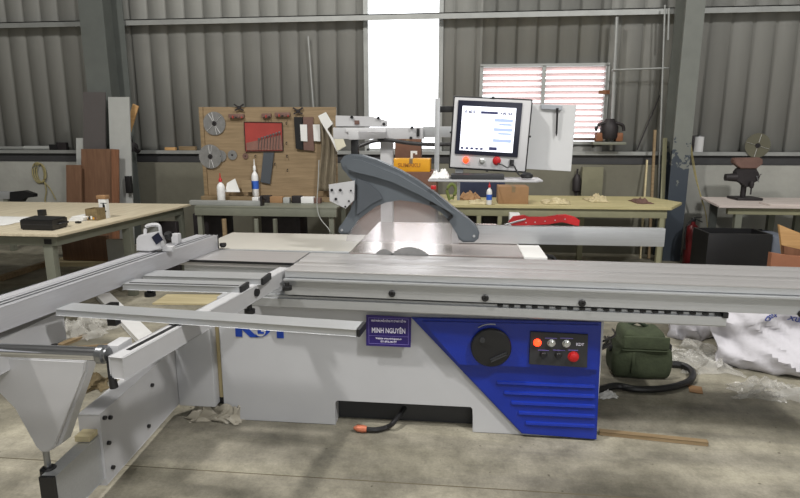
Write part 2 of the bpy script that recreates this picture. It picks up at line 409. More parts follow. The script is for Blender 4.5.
rod('long thin pole leaning on the wall sheet above the tool board', 'pole', 'wall_pole', [aty(308, 36, 7.7), aty(315, 130, 7.7)], .012, PURL)
# ================================================================ PANEL SAW
S = thing('panel_saw', 'white and blue sliding table panel saw standing in the middle of the floor', 'panel saw', (-.3, 3.1, 0))
CY = 2.76
CX0, CX1 = aty(222, 380, CY).x, aty(600, 380, CY).x
CZ = .70
nx0, nx1 = aty(335, 410, CY).x, aty(473, 415, CY).x; nz = .148
cab = MB().prism([(CX0, 0), (nx0, 0), (nx0, nz-.012), (nx0+.012, nz), (nx1-.012, nz), (nx1, nz-.012), (nx1, 0), (CX1, 0), (CX1, CZ), (CX0, CZ)], CY, 3.62, 'y', .004).build('cabinet', CABW, S)
MB().box(nx0-.03, nx1+.03, CY+.09, CY+.12, .001, nz+.01).build('plinth_recess', DARK, cab)
# blue door
bp_ = PY([(411, 318), (602, 322.5), (597, 440.5), (522, 434.5)], CY-.03)
door = MB().prism(bp_, CY-.026, CY-.001, 'y', .006).build('blue_front_panel', BLUE, S); door['label'] = 'blue angled front panel'
raised = PY([(417, 319), (601.5, 323), (600, 372), (458, 366.5)], CY-.05)
MB().prism(raised, CY-.052, CY-.0255, 'y', .012).build('raised_upper_face', BLUE, door)
for i in range(5):
    y0 = 384+i*10.2; x0 = 497+i*7.2
    a = aty(x0, y0, CY-.045); c = aty(597, y0+1.5*1.6+1, CY-.045)
    MB().prism([(CY-.0255, a.z+.012), (CY-.034, a.z+.007), (CY-.036, a.z-.004), (CY-.0255, a.z-.013)], a.x, c.x-.006, 'x', .0025).build('louver_rib', BLUE, door)
hc = aty(491, 347, CY-.06)
hw = MB().lathe([(.098, 0), (.1, .006), (.1, .02), (.094, .028), (.06, .03), (.0, .028)], (hc.x, CY-.052, hc.z), (0, -1, 0), 40).build('handwheel', BLACK, door)
MB().cyl((hc.x-.045, CY-.083, hc.z+.045), (hc.x-.045, CY-.095, hc.z+.045), .013).build('handwheel_knob', DARK, hw)
MB().bar((hc.x+.0, CY-.085, hc.z-.06), (hc.x+.075, CY-.085, hc.z-.02), .02, .012, .003).build('handwheel_grip', DARK, hw)
MB().tube([(hc.x+.118*math.cos(a), CY-.056, hc.z+.118*math.sin(a)) for a in [PI*(.45+.03*k) for k in range(9)]], .003, 6, 0).build('scale_arc', ALU, door)
# switch plate
q = PY([(530.5, 331.5), (588, 334.5), (587, 367.5), (529, 364)], CY-.06)
sw = MB().prism(q, CY-.064, CY-.05, 'y', .002).build('switch_plate', DARK, S)
def btn(px, py, r, mat, nm, h=.014):
    p = aty(px, py, CY-.07)
    return MB().lathe([(r*1.25, 0), (r*1.25, .004), (r, .005), (r, h), (r*.8, h+.003), (0, h+.003)], (p.x, CY-.063, p.z), (0, -1, 0), 20).build(nm, mat, sw)
btn(537.5, 343, .0155, GLOW, 'lit_lamp_button'); btn(551.5, 343.5, .016, WGLOW, 'silver_button'); btn(566.5, 344, .016, WGLOW, 'silver_button')
btn(543.5, 354.5, .015, BLACK, 'black_knob', .02); btn(558.5, 355, .015, BLACK, 'black_knob', .02); btn(573.5, 357, .022, RED, 'red_stop_button', .018)
def onface(px, py, Y, k=1):
    p = aty(px, py, Y); return lambda u, v, w_: (p.x+u, Y-w_, p.z+v)
text('KDT', 'switch_lettering', .019, STKW, sw, onface(580, 344.5, CY-.0655), .0004)
for a, b2 in ((545, 557), (560, 573)):
    p = aty(a, 338, CY-.0645); r_ = aty(b2, 338.5, CY-.0645); MB().box(p.x, r_.x, CY-.0665, CY-.064, p.z-.002, p.z+.002).build('button_caption', STKL, sw)
for a, b2 in ((538, 549), (553, 565), (568, 578)):
    p = aty(a, 350, CY-.0645); r_ = aty(b2, 350.5, CY-.0645); MB().box(p.x, r_.x, CY-.0665, CY-.064, p.z-.0015, p.z+.0015).build('button_caption', STKL, sw)
# logo K D T on the cabinet
p0 = aty(236, 340, CY); p1 = aty(284, 340, CY); LG = (p1.x-p0.x)
lz0 = aty(260, 337.3, CY).z; lh = .11
def lg(pts, nm='logo_letter', mat=LOGO, d=.003):
    MB().prism([(p0.x+u*LG, lz0+v*lh) for u, v in pts], CY-d, CY, 'y').build(nm, mat, S)
lg([(0, 0), (.14, 0), (.14, .38), (.3, 0), (.46, 0), (.24, .52), (.44, 1), (.28, 1), (.14, .64), (.14, 1), (0, 1)], 'logo_letter_k')
arc = [(.36+.36*math.sin(t)*1.0, .5-.5*math.cos(t)) for t in [PI*k/12 for k in range(13)]]
arc = [(.42, 0)]+[(.44+.3*math.sin(t), .5-.5*math.cos(t)) for t in [PI*k/12 for k in range(13)]]+[(.42, 1)]
lg(arc, 'logo_letter_d')
MB().prism([(p0.x+LG*(.52+.115*math.cos(t)), lz0+lh*(.36+.3*math.sin(t))) for t in [2*PI*k/24 for k in range(24)]], CY-.005, CY-.002, 'y').build('logo_swoosh', CABW, S)
lg([(.47, .2), (.6, .2), (.6, .3), (.54, .3), (.54, .6), (.47, .6)], 'logo_inner_letter', LOGO, .007)
lg([(.86, 0), (1.0, 0), (1.0, .8), (1.14, .8), (1.14, 1), (.72, 1), (.72, .8), (.86, .8)], 'logo_letter_t')
# sticker
q = PY([(367.3, 312.5), (412, 315), (411.3, 344.8), (367.3, 343)], CY-.006)
stk = MB().prism(q, CY-.043, CY-.04, 'y').build('name_sticker', STK, S); stk['label'] = 'purple dealer sticker'
MB().prism(PY([(369, 318), (410, 320), (409.5, 341), (369, 340)], CY), CY-.0405, CY, 'y').build('sticker_backing', CABW, S)
sx0, sx1, sz0, sz1 = q[0][0]+.012, q[1][0]-.014, q[3][1]+.012, q[0][1]-.014
fr = MB()
for a in ((sx0, sx1, sz0, sz0+.002), (sx0, sx1, sz1-.002, sz1), (sx0, sx0+.002, sz0, sz1), (sx1-.002, sx1, sz0, sz1), (sx0, sx1, sz0+.043, sz0+.0445)):
    fr.box(a[0], a[1], CY-.0445, CY-.043, a[2], a[3])
fr.build('sticker_border', STKL, stk)
scx = (sx0+sx1)/2
def stx(s, zz, size, bold, sxx=1.0, nm='sticker_lettering'):
    text(s, nm, size, STKW, stk, lambda u, v, w_: (scx+u, CY-.0437-w_, zz+v), bold, sx=sxx)
stx('MINH NGUYÊN', sz0+.072, .037, .0008, .68)
stx('NHÀ PHÂN PHỐI CÔNG TY CP MÁY GỖ VN', sz1-.016, .0145, .0003, .62)
stx('Website: www.minhnguyen.vn', sz0+.030, .0135, .0003, .8); stx('ĐT: 0973.605.788', sz0+.013, .0125, .0003, .9)
# slide beam (extrusions along X)
BX1 = 2.1
SL = -.86
RB = Matrix.Translation((-.3, 2.65, 0)) @ Matrix.Rotation(-.036, 4, 'Z') @ Matrix.Translation((.3, -2.65, 0))
def ext(nm, pr, x0, x1, mat, par=None, bev=0):
    return MB().prism(pr, x0, x1, 'x', bev).xf(RB).build(nm, mat, par or S)
beam = ext('slide_beam', [(2.655, .751), (2.64, .756), (2.64, .826), (2.62, .832), (2.62, .84), (2.66, .84), (2.66, .85), (3.06, .85), (3.06, .751)], SL, BX1, ALU)
low = ext('lower_beam', [(2.72, .682), (2.655, .682), (2.65, .688), (2.65, .729), (2.665, .731), (2.665, .741), (2.70, .741), (2.7, .749), (3.02, .749), (3.02, .682)], -1.05, aty(721, 320, 2.65).x, ALU)
x = aty(497, 306, 2.66).x; xe = aty(716, 316, 2.66).x
k = 0
while x < xe:
    MB().box(x, x+.026, 2.654, 2.667, .734, .744, .002).xf(RB).build('rack_slot', BLACK, low); x += .0545
MB().box(aty(716, 316, 2.66).x, aty(721.5, 316, 2.66).x, 2.645, 2.72, .725, .7505, .002).xf(RB).build('end_stop', BLACK, low)
for px, py in ((392, 293.5), (485, 297), (580.5, 301), (686, 305.5), (793, 309.2)):
    if px == 686: continue
    p = aty(px, py, 2.64)
    MB().lathe([(.017, 0), (.017, .006), (.013, .009), (.006, .009), (.005, .004), (0, .004)], (p.x, 2.639-.036*(p.x+.3), p.z), (0, -1, 0), 20).build('bolt', BLACK, beam)
CXL = -.855
car = ext('sliding_carriage', [(2.66, .852), (2.66, .868), (2.648, .872), (2.648, .878), (2.654, .88), (2.76, .88), (2.762, .8785), (2.772, .8785), (2.775, .88), (2.84, .88), (2.845, .877), (2.865, .877), (2.87, .88), (2.985, .88), (2.987, .8785), (2.997, .8785), (3.0, .88), (3.075, .88), (3.08, .876), (3.08, .852)], CXL, BX1-.1, ALUTOP)
lc = ext('carriage_left_plate', [(2.79, .853), (2.79, .880), (3.08, .880), (3.08, .853)], -1.50, CXL-.012, ALUTOP)
ext('carriage_left_skirt', [(2.80, .80), (2.80, .852), (3.06, .852), (3.06, .80)], -1.48, SL-.012, ALU)
ext('carriage_left_strip', [(2.784, .872), (2.784, .884), (2.792, .884), (2.792, .872)], -1.49, CXL-.004, BLACK, lc)
ext('carriage_edge_strip', [(2.6585, .845), (2.6585, .871), (2.648, .871), (2.648, .845)], -.86, BX1-.1, ALU)
# main table
TX0, TX1 = -1.56, .36
tab = MB().box(TX0+.0, -.62, 3.165, 3.72, .852, .879, .003).build('cream_side_table', LAMI, S)
MB().prism([(-.615, 3.11), (TX1, 3.11), (TX1, 3.7), (.28, 4.30), (-.615, 4.30)], .852, .88, 'z', .002).build('main_table', IRON, S)
MB().box(TX0, -.625, 3.14, 3.163, .852, .878, .002).build('table_edge_rail', ALU, S)
MB().box(TX1+.002, .49, 3.105, 3.46, .855, .88, .003).build('extension_table', PAPER, S)
MB().box(TX0+.2, .25, 3.2, 3.66, .70, .851).build('table_support_frame', DARK, S)
MB().tube([(.5, 3.2, .87), (.545, 3.22, .85), (.56, 3.2, .8), (.53, 3.18, .76), (.46, 3.2, .74)], .012, 8).build('extension_cable', BLACK, S)
# blades
def disc(bmn, c, r, seg=40, teeth=0, th=.003):
    pts = []
    n_ = teeth*2 if teeth else seg
    for i in range(n_):
        rr = r if (not teeth or i % 2) else r*.965
        pts.append((c[0]+rr*math.cos(2*PI*i/n_), c[2]+rr*math.sin(2*PI*i/n_)))
    bmn.prism(pts, c[1]-th/2, c[1]+th/2, 'y'); return bmn
BYp = 3.0925
p = aty(410, 246.5, BYp)
disc(MB(), (p.x, BYp, p.z-.155), .155, teeth=48).build('saw_blade', BSTEEL, S)
p = aty(386, 249, BYp); disc(MB(), (p.x-.01, BYp, p.z-.06), .06, teeth=20).build('scoring_blade', BSTEEL, S)
# rip fence
FY = 3.47
fz1 = aty(560, 227, FY).z; fx0, fx1 = aty(452, 235, FY).x, aty(665, 238, FY).x
fen = MB().box(fx0, fx1, FY, FY+.045, .883, fz1, .003).build('rip_fence', ALU, S)
MB().box(fx0, fx1-.02, FY+.0455, FY+.085, .883, .94, .003).build('fence_rib', ALU, fen)
MB().box(fx0+.1, fx0+.3, FY+.046, 3.62, .882, .90, .004).build('fence_carrier', DARK, fen)
# overhead column and beam
KY = 4.34
kx0, kx1 = aty(380.5, 190, KY).x, aty(392.5, 190, KY).x
MB().box(kx0, kx1, KY, KY+.09, .0, 1.52, .004).build('overhead_column', WHITE, S)
bz0, bz1 = aty(400, 139, 4.26).z, aty(400, 127.5, 4.26).z
bx0, bx1 = aty(333, 130, 4.26).x, aty(436, 130, 4.26).x
ob = MB().box(bx0, aty(423, 130, 4.26).x, 4.26, 4.42, bz0, bz1, .004).build('overhead_beam', WHITE, S)
MB().box(aty(423, 130, 4.28).x, aty(470, 130, 4.28).x, 4.28, 4.40, bz0+.012, aty(440, 126.5, 4.28).z, .003).build('beam_extension', ALU, ob)
q = PY([(335.5, 115.5), (372, 116.5), (386, 120.5), (386, 126.8), (335.5, 126.5)], 4.28); MB().prism(q, 4.28, 4.36, 'y', .003).build('beam_top_bracket', WHITE, ob)
p = aty(346, 130.5, 4.255); r_ = aty(386, 131, 4.255); MB().box(p.x, r_.x, 4.245, 4.2595, p.z-.012, p.z+.014, .003).build('beam_cover_strip', HOUS, ob)
for px, py, y_ in ((352, 117.2, 4.275), (378.5, 118, 4.275), (384, 124, 4.275), (412, 127.5, 4.25), (411, 138, 4.25)):
    p = aty(px, py, y_); MB().cyl((p.x, y_+.006, p.z), (p.x, y_-.012, p.z), .011, seg=12).build('bolt', BLACK, ob)
p = aty(418, 132.5, 4.26); MB().box(p.x-.01, p.x+.012, 4.25, 4.26, p.z-.028, p.z+.03, .002).build('beam_label', BLACK, ob)
p = aty(357, 122, 4.28); MB().box(p.x-.018, p.x+.018, 4.272, 4.28, p.z-.018, p.z+.012, .001).build('beam_slot', RUSTY, ob)
# guard hanger knuckle from the beam forward to the guard
GY = 3.08
k1 = aty(353.5, 140, GY); g1 = aty(352, 157, GY)
MB().box(k1.x-.028, k1.x+.028, GY+.0, 4.255, bz0+.004, bz0+.05, .003).build('guard_hanger', WHITE, S)
MB().box(k1.x-.02, k1.x+.02, GY+.02, GY+.07, g1.z-.02, bz0+.003, .006).build('guard_knuckle', BLACK, S)
# guard
gout = [(350, 154), (360, 154.5), (377, 160), (400, 170.5), (418, 181), (436, 194), (452, 207), (468, 219), (476, 226), (479.5, 233), (478.5, 239), (474, 242.5), (463, 242.5), (458.5, 239.5),
        (455, 228), (450, 219), (441, 210), (430, 204), (419, 200.8), (400, 200.2), (386, 200.5), (376, 204.5), (366, 211.5), (357, 221), (351, 230), (349, 234), (341, 234.5), (338, 232), (338.5, 228),
        (345, 219), (352, 211), (354.5, 202), (354, 180), (347, 174.5), (341.5, 168.5), (340, 161.5), (343.5, 156)]
gd = MB().prism(PY(gout, GY), GY, GY+.085, 'y', .01).build('blade_guard_arm', GUARD, S)
MB().prism(PY([(357, 178), (370, 184), (380, 193), (383, 199), (372, 203), (360, 212), (356.5, 216)], GY-.01), GY-.012, GY-.0005, 'y', .003).build('guard_side_plate', GUARD2, gd)
up = [(345, 164), (352, 157), (362, 158.5), (400, 174), (430, 193.5), (455, 214), (448, 213), (420, 195), (392, 182), (372, 176), (352, 173), (346, 170)]
MB().prism(PY(up, GY-.02), GY-.022, GY-.0005, 'y', .01).build('guard_upper_tube', GUARD, gd)
pane = [(350, 233)]+gout[14:26][::-1]+[(458, 238)]
pane = [(351.5, 230), (357.5, 220.5), (366.5, 211), (376.5, 204), (387, 199.8), (419, 200), (431, 204), (442, 210), (451, 219), (456, 228), (459.5, 240), (458, 244.5), (346, 241), (347, 236)]
MB().prism(PY(pane, GY+.03), GY+.025, GY+.033, 'y').build('clear_guard_window', PC, gd)
p = aty(433.5, 187.5, GY-.02); MB().box(p.x-.014, p.x+.014, GY-.026, GY-.002, p.z-.01, p.z+.01, .003).build('red_marker', RED, gd)
for px, py in ((474, 236), (342, 230)):
    p = aty(px, py, GY); MB().cyl((p.x, GY+.01, p.z), (p.x, GY-.006, p.z), .007, seg=12).build('screw', ALU, gd)
for a, b2 in (((440, 205), (452, 216)), ((452, 216), (448, 220)), ((438, 204), (430, 203))):
    p = aty(*a, GY-.01); r_ = aty(*b2, GY-.01); MB().bar(p, r_, .012, .012, .002).build('guard_linkage', BLACK, gd)
q = PY([(329, 184.5), (355, 180.5), (354.5, 200), (346, 208.5), (330, 201)], GY-.02)
bk = MB().prism(q, GY-.03, GY-.02, 'y', .002).build('riving_bracket', WHITE, S)
for px, py in ((332, 190), (340.5, 190), (336, 199), (351, 190.5), (345.5, 206.5), (349, 201)):
    p = aty(px, py, GY-.03); MB().cyl((p.x, GY-.027, p.z), (p.x, GY-.038, p.z), .0075 if px < 345 else .005, seg=12).build('bolt', BLACK, bk)
MB().box(aty(349, 195, GY).x, aty(355, 195, GY).x+.01, GY-.02, GY, aty(350, 200, GY).z, aty(350, 184, GY).z).build('bracket_spacer', DARK, bk)
# black hose along the beam
MB().tube([aty(x_, y_, 4.15) for x_, y_ in ((357, 147), (366, 143.5), (374, 141), (388, 140), (405, 142.5), (420, 144), (437, 144.5), (455, 144))], .014, 8).build('beam_hose', HOSE, S)
# console
QY = 3.42
cc = aty(490, 134.5, QY)
RM = Matrix.Translation(cc) @ Matrix.Rotation(math.radians(3.0), 4, 'Y') @ Matrix.Rotation(math.radians(-1.5), 4, 'Z') @ Matrix.Diagonal((.835, 1, .915, 1))
k = QY/F*1.0
def cb(x0, x1, y0, y1, z0, z1, nm, mat, par, bev=.0):
    return MB().box(x0, x1, y0, y1, z0, z1, bev).xf(RM).build(nm, mat, par)
con = cb(-.275, .275, .01, .09, -.232, .232, 'control_console', BLACK, S, .012)
cb(-.265, .265, .0, .012, -.222, .222, 'console_face', HOUS, con, .008)
cb(-.238, .205, -.008, .002, -.135, .205, 'screen_bezel', BEZ, con, .004)
scn = cb(-.205, .165, -.011, -.007, -.108, .17, 'screen', SCR, con)
def sg(x0, x1, z0, z1, mat, nm='screen_graphic', d=.0125):
    cb(x0, x1, -d, -.0112, z0, z1, nm, mat, con)
sg(-.075, .042, .127, .142, SCRD)
for z_ in (.083, .025, -.044): sg(.022, .15, z_-.002, z_+.018, SCRB)
for z_ in (.063, .006): sg(.055, .145, z_-.004, z_+.009, SCRB)
for i in range(5): sg(-.198+i*.034, -.178+i*.034, -.1, -.087, SCRD); sg(-.198+i*.034, -.18+i*.034, -.077, -.071, SCRB)
sg(.0, .055, -.098, -.078, SCRD); sg(.06, .12, -.098, -.094, SCRB)
def ctext(s, x_, z_, size): text(s, 'screen_text', size, SCRD, con, lambda u, v, w_: RM @ Vector((x_+u, -.0115-w_, z_+v)), .0012)
ctext('0 -60 0', -.15, .135, .024); ctext('+-F0.60.0', .1, .132, .022)
def cbtn(x_, z_, r, mat, nm, h=.012):
    MB().lathe([(r*1.3, 0), (r*1.3, .004), (r, .005), (r, h), (r*.7, h+.003), (0, h+.003)], (x_, 0, z_), (0, -1, 0), 18).xf(RM).build(nm, mat, con)
cbtn(-.155, -.17, .016, GLOW, 'lit_red_lamp'); cbtn(-.04, -.17, .016, WGLOW, 'silver_key_switch'); cbtn(.062, -.163, .022, RED, 'red_stop_button', .018)
cb(.152, .182, -.012, 0, -.19, -.15, 'usb_port', BLACK, con, .003)
MB().tube([RM @ Vector(v) for v in ((.17, -.02, -.17), (.14, -.05, -.2), (.1, -.04, -.185), (.07, -.02, -.18))], .004, 6).build('usb_cable', BLACK, con)
MB().tube([RM @ Vector(v) for v in ((.165, -.015, -.165), (.19, -.05, -.2), (.215, -.06, -.235), (.24, -.07, -.25))], .005, 6).build('usb_cable', BLACK, con)
for x_, z_ in ((0.0, .232), (-.275, 0), (.275, .0), (0, -.232)): cb(x_-.008, x_+.008, -.004, .02, z_-.006, z_+.006, 'console_clip', BLACK, con)
# console carrier post and tray
MB().box(aty(434.5, 130, QY+.0).x, aty(439.5, 130, QY).x, QY+.02, QY+.06, aty(437, 172, QY).z, aty(437, 98, QY).z, .003).build('console_post', ALU, S)
MB().box(aty(438, 130, QY).x, cc.x-.2, QY+.05, QY+.08, cc.z+.13, cc.z+.165, .003).build('console_arm', BLACK, S)
MB().box(cc.x-.22, cc.x-.14, QY+.1, 4.255, bz0+.02, bz0+.06, .003).build('console_arm', BLACK, S)
tz = aty(480, 179.5, QY-.1).z
tr_ = MB().prism([(aty(428, 178, QY-.14).x, QY-.14), (aty(537, 182, QY-.14).x, QY-.14), (aty(543, 182, QY-.1).x, QY-.1), (aty(543, 182, QY-.1).x, QY+.12), (aty(430, 178, QY).x, QY+.12)], tz-.012, tz, 'z', .003).build('keyboard_tray', WHITE, S)
MB().box(cc.x-.2, cc.x-.15, QY+.085, QY+.11, tz, cc.z-.1).build('tray_bracket', ALU, tr_)
MB().box(aty(457, 190, QY).x, aty(460, 190, QY).x, QY+.06, QY+.08, tz-.14, tz-.012).build('tray_strut', ALU, tr_)
# white board hung at the side of the console
q = PY([(531, 104), (576.5, 105), (571, 171.5), (526, 169)], QY+.1)
bd = MB().prism(q, QY+.1, QY+.112, 'y', .002).build('note_board', M('note_board_white', (196, 197, 198), .5, var=.03), None)
tag(bd, 'pale grey board clamped behind the right side of the saw console', 'board')
q = PY([(541, 104.5), (562.5, 106), (562, 110), (541, 108.8)], QY+.09)
cl = MB().prism(q, QY+.085, QY+.0995, 'y', .002).build('bulldog_clip', STEEL); tag(cl, 'silver clip gripping the top of the pale console board', 'clip')
p = aty(557.5, 108, QY+.08); r_ = aty(556.5, 133, QY+.085)
pen = MB().cyl(p, r_, .007, .006, 10).cyl(r_, r_+Vector((0, 0, -.02)), .006, .001, 10).build('marker_pen', BLACK); tag(pen, 'black marker pen hanging on the pale board beside the console', 'pen')
kb = MB().box(aty(451, 178, QY-.1).x, aty(504, 180, QY-.1).x, QY-.12, QY+.0-.01, tz+.001, tz+.03, .004).build('keyboard', DARK); tag(kb, 'dark keyboard on the white tray below the saw screen', 'keyboard')
p = aty(527, 180, QY-.1)
ms = MB().lathe([(.03, 0), (.036, .008), (.033, .022), (.02, .032), (0, .035)], (p.x, QY-.08, tz+.008)).build('computer_mouse', BLACK); tag(ms, 'black mouse at the right end of the white console tray', 'mouse')
def crump(c, sx_, sy_, hz, seed, nu=22, nv=16, rag=.2, rot=0):
    R_ = Matrix.Rotation(rot, 3, 'Z')
    def f(u, v):
        a = noise.noise(Vector((u*4+seed, v*4, seed))); b_ = abs(noise.noise(Vector((u*9, v*9+seed, seed*2))))
        e = min(u, 1-u, v, 1-v); k_ = min(1, e*5)
        du = rag*noise.noise(Vector((v*6, seed, u*3))); dv = rag*noise.noise(Vector((u*6, seed+5, v*3)))
        z = c[2]+.004+max(0, hz*k_*(.35+.8*a+.7*b_))
        q_ = R_ @ Vector(((u-.5+du)*sx_, (v-.5+dv)*sy_, 0))
        return Vector((c[0]+q_.x, c[1]+q_.y, z))
    return MB().grid(f, nu, nv)
p = aty(440, 175, QY-.08)
rg = crump((p.x, QY-.05, tz+.0), .12, .13, .05, 3.3, rag=.1).build('white_rag', PAPER, solid=.002); tag(rg, 'crumpled white paper at the left end of the console tray', 'paper')
# red push handle on the fence
q = PY([(508, 224), (513, 218.5), (524, 217), (530, 219.5), (545, 219.5), (556, 217), (566, 216.5), (575, 219), (580, 222.5), (579, 228), (574, 227.5), (562, 223.5), (550, 226.5), (525, 227.5), (512, 227.5)], FY+.01)
hd = thing('push_handle', 'red curved push handle with rivets lying on top of the rip fence', 'push handle', (aty(545, 226, FY).x, FY+.01, fz1))
zoff = 0
MB().prism(q, FY+.012, FY+.034, 'y', .003).xf(Matrix.Translation((0, 0, fz1+.002-min(v[1] for v in q)))).build('handle_body', RED, hd)
for px, py in ((535, 223.5), (545, 222.5), (555, 221.5), (565, 220.5), (526, 224)):
    p = aty(px, py, FY+.01); MB().cyl((p.x, FY+.015, p.z+.008), (p.x, FY+.009, p.z+.008), .004, seg=8).build('rivet', ALU, hd)
p = aty(505, 226, FY-.01); r_ = aty(526, 219, FY-.01)
pn = MB().cyl((p.x, FY+.006, fz1+.008), (r_.x, FY+.002, fz1+.045), .006, .005, 10).build('scriber', STEEL); tag(pn, 'thin silver scriber propped against the red push handle', 'scriber')
# ---------------------------------------------------------------- outrigger
OZ = .87
fa, fb = Vector((-1.405, 3.13, 0)), Vector((-1.545, 1.69, 0)); dd = (fb-fa).normalized(); fe = fa+dd*1.95
nn = Vector((-dd.y, dd.x, 0)); nn = -nn if nn.x > 0 else nn
def fbar(off, w_, z0, z1, a=fa, b_=fe): 
    c0 = a+nn*(off+w_/2); c1 = b_+nn*(off+w_/2); zz = (z0+z1)/2
    return MB().bar((c0.x, c0.y, zz), (c1.x, c1.y, zz), w_, z1-z0, .003)
cf = fbar(0, .075, .882, .965).build('crosscut_fence', ALUY, S)
fbar(.0755, .054, .882, .9635).build('fence_back_profile', ALUY, cf)
fbar(.13, .03, .882, .95, fa+dd*.35).build('fence_scale_strip', ALUY, cf)
for o_ in (.022, .05): fbar(o_, .002, .9652, .9658).build('fence_groove', STEEL, cf)
c0 = fa-dd*.004+nn*.035; MB().bar((c0.x, c0.y, .885), (c0.x, c0.y, .96), .074, .008, 0, (dd.x, dd.y, 0)).build('fence_end_cap', BLACK, cf)
c0 = fa-dd*.02+nn*-.0; MB().lathe([(.012, -.01), (.02, 0), (.02, .014), (0, .016)], (c0.x+.02, c0.y+.0, .90), (0, 0, 1)).build('clamp_knob', BLACK, cf)
# digital flip stop
D0 = atz(150, 251, .967)
ds = thing('digital_stop', 'white digital flip stop with dark display clamped on the angled crosscut fence', 'measuring stop', (D0.x, D0.y, .968))
prs = PY([(133, 253), (133, 239), (136, 235), (158, 231.5), (165, 244), (165, 251), (150, 254)], D0.y)
zmn = min(v[1] for v in prs); prs = [(a, b_-zmn+.969) for a, b_ in prs]
MB().prism(prs, D0.y-.035, D0.y+.04, 'y', .006).build('stop_body', WHITE, ds)
pa = prs[3]; pb_ = prs[4]
MB().bar((pa[0]+.0, D0.y-.037, pa[1]-.012), (pb_[0]-.004, D0.y-.037, pb_[1]+.006), .008, .055, 0, (0, 0, 1)).build('stop_display', BEZ, ds)
MB().tube([(prs[1][0]+.045, D0.y+.0, prs[2][1]-.002), (prs[1][0]+.05, D0.y+.01, prs[2][1]+.045), (prs[1][0]+.09, D0.y+.02, prs[2][1]+.058), (prs[1][0]+.13, D0.y+.03, prs[2][1]+.05), (prs[1][0]+.135, D0.y+.03, prs[2][1]+.0)], .011, 8).build('stop_lever', WHITE, ds)
MB().lathe([(.02, 0), (.026, .01), (.022, .03), (0, .034)], (pa[0]+.06, D0.y+.02, pa[1]-.035), (0, -.4, 1)).build('stop_knob', BLACK, ds)
MB().box(pb_[0], pb_[0]+.07, D0.y-.02, D0.y+.02, .970, 1.0, .004).build('stop_foot', WHITE, ds)
c0 = fa+dd*.28+nn*.09
ds.scale = (.76, .8, .84); ds.location.x += .012
es = thing('end_stop_block', 'small white end stop with black knob near the saw end of the crosscut fence', 'fence stop', (c0.x, c0.y, .967))
MB().box(c0.x-.012, c0.x+.025, c0.y-.02, c0.y+.02, .9672, 1.02, .003).build('stop_block', WHITE, es)
MB().cyl((c0.x-.013, c0.y, 1.0), (c0.x-.045, c0.y, 1.0), .017).build('stop_knob', BLACK, es)
# frame rails
rl = MB().bar((-.893, 2.765, .834), (-1.042, 1.54, .834), .05, .07, .003).build('outrigger_right_rail', WHITE, S)
MB().bar((-1.0, 1.88, .8698), (-1.038, 1.60, .8698), .016, .002).build('rail_groove', BLACK, rl)
l2 = MB().bar((-1.60, 2.02, .79), (-1.58, 1.50, .79), .05, .12, .003).build('outrigger_left_rail', WHITE, S)
# stock bars: each an extrusion with black end cap
def sbar(p0, p1, w_, h_, cap=True, groove=True):
    o_ = MB().bar(p0, p1, w_, h_, .003).build('stock_bar', ALU, S)
    d_ = (Vector(p1)-Vector(p0)).normalized()
    if cap: MB().bar(Vector(p1)+d_*.0005, Vector(p1)+d_*.012, w_+.002, h_+.002).build('bar_end_cap', BLACK, o_)
    if groove: MB().bar(Vector(p0)+Vector((.02, -w_*.28, h_/2+.0006)), Vector(p1)+Vector((-.01, -w_*.28, h_/2+.0006)), .009, .002).build('bar_groove', BLACK, o_)
    return o_
a = atz(183, 263.5, .875)
sbar((-1.46, 2.475, .883), (-.893, 2.475, .883), .11, .028, groove=False)
sbar((-1.475, 2.325, .881), (-.94, 2.325, .881), .085, .028)
fbx0 = -1.60
sbar((-1.49, 1.925, .889), (-.33, 1.818, .889), .082, .024, groove=False)
kn = [(-1.38, 2.255, .80), (-.99, 2.50, .80), (-.93, 2.42, .79)]
for p in ((-1.38, 2.33, .835), (-.835, 2.62, .80), (-.93, 2.36, .76), (-1.50, 1.86, .74)):
    MB().lathe([(.012, .03), (.012, .012), (.024, .01), (.024, -.008), (0, -.01)], p).build('clamp_knob', BLACK, S)
p = aty(265.5, 282, 2.35); MB().lathe([(.018, 0), (.018, .01), (.006, .012), (0, .012)], (-.912, 2.40, .838), (.95, -.3, .0)).build('rail_bolt', BLACK, rl)
MB().box(-1.56, -1.52, 2.27, 2.31, .70, .80).build('rail_post', BLACK, S)
MB().box(-1.575, -1.535, 1.86, 1.92, .60, .73, .003).build('rail_post', ALU, S)
# roller at the front of frame
MB().cyl((-1.62, 1.575, .862), (-1.125, 1.575, .862), .022, seg=24).build('front_roller', CHROME, S)
rc = MB().lathe([(.03, 0), (.03, .02), (.022, .024), (.022, .03), (0, .03)], (-1.12, 1.575, .862), (1, 0, 0)).build('roller_end_disc', STEEL, S)
MB().box(-1.115, -1.072, 1.60, 1.68, .83, .882, .004).build('roller_bracket', WHITE, S)
MB().bar((-1.085, 1.57, .86), (-1.068, 1.545, .80), .01, .012, .002, (0, 1, 0)).build('roller_lever', BLACK, S)
MB().cyl((-1.065, 1.545, .80), (-1.062, 1.545, .765), .011, .013).build('lever_grip', BLACK, S)
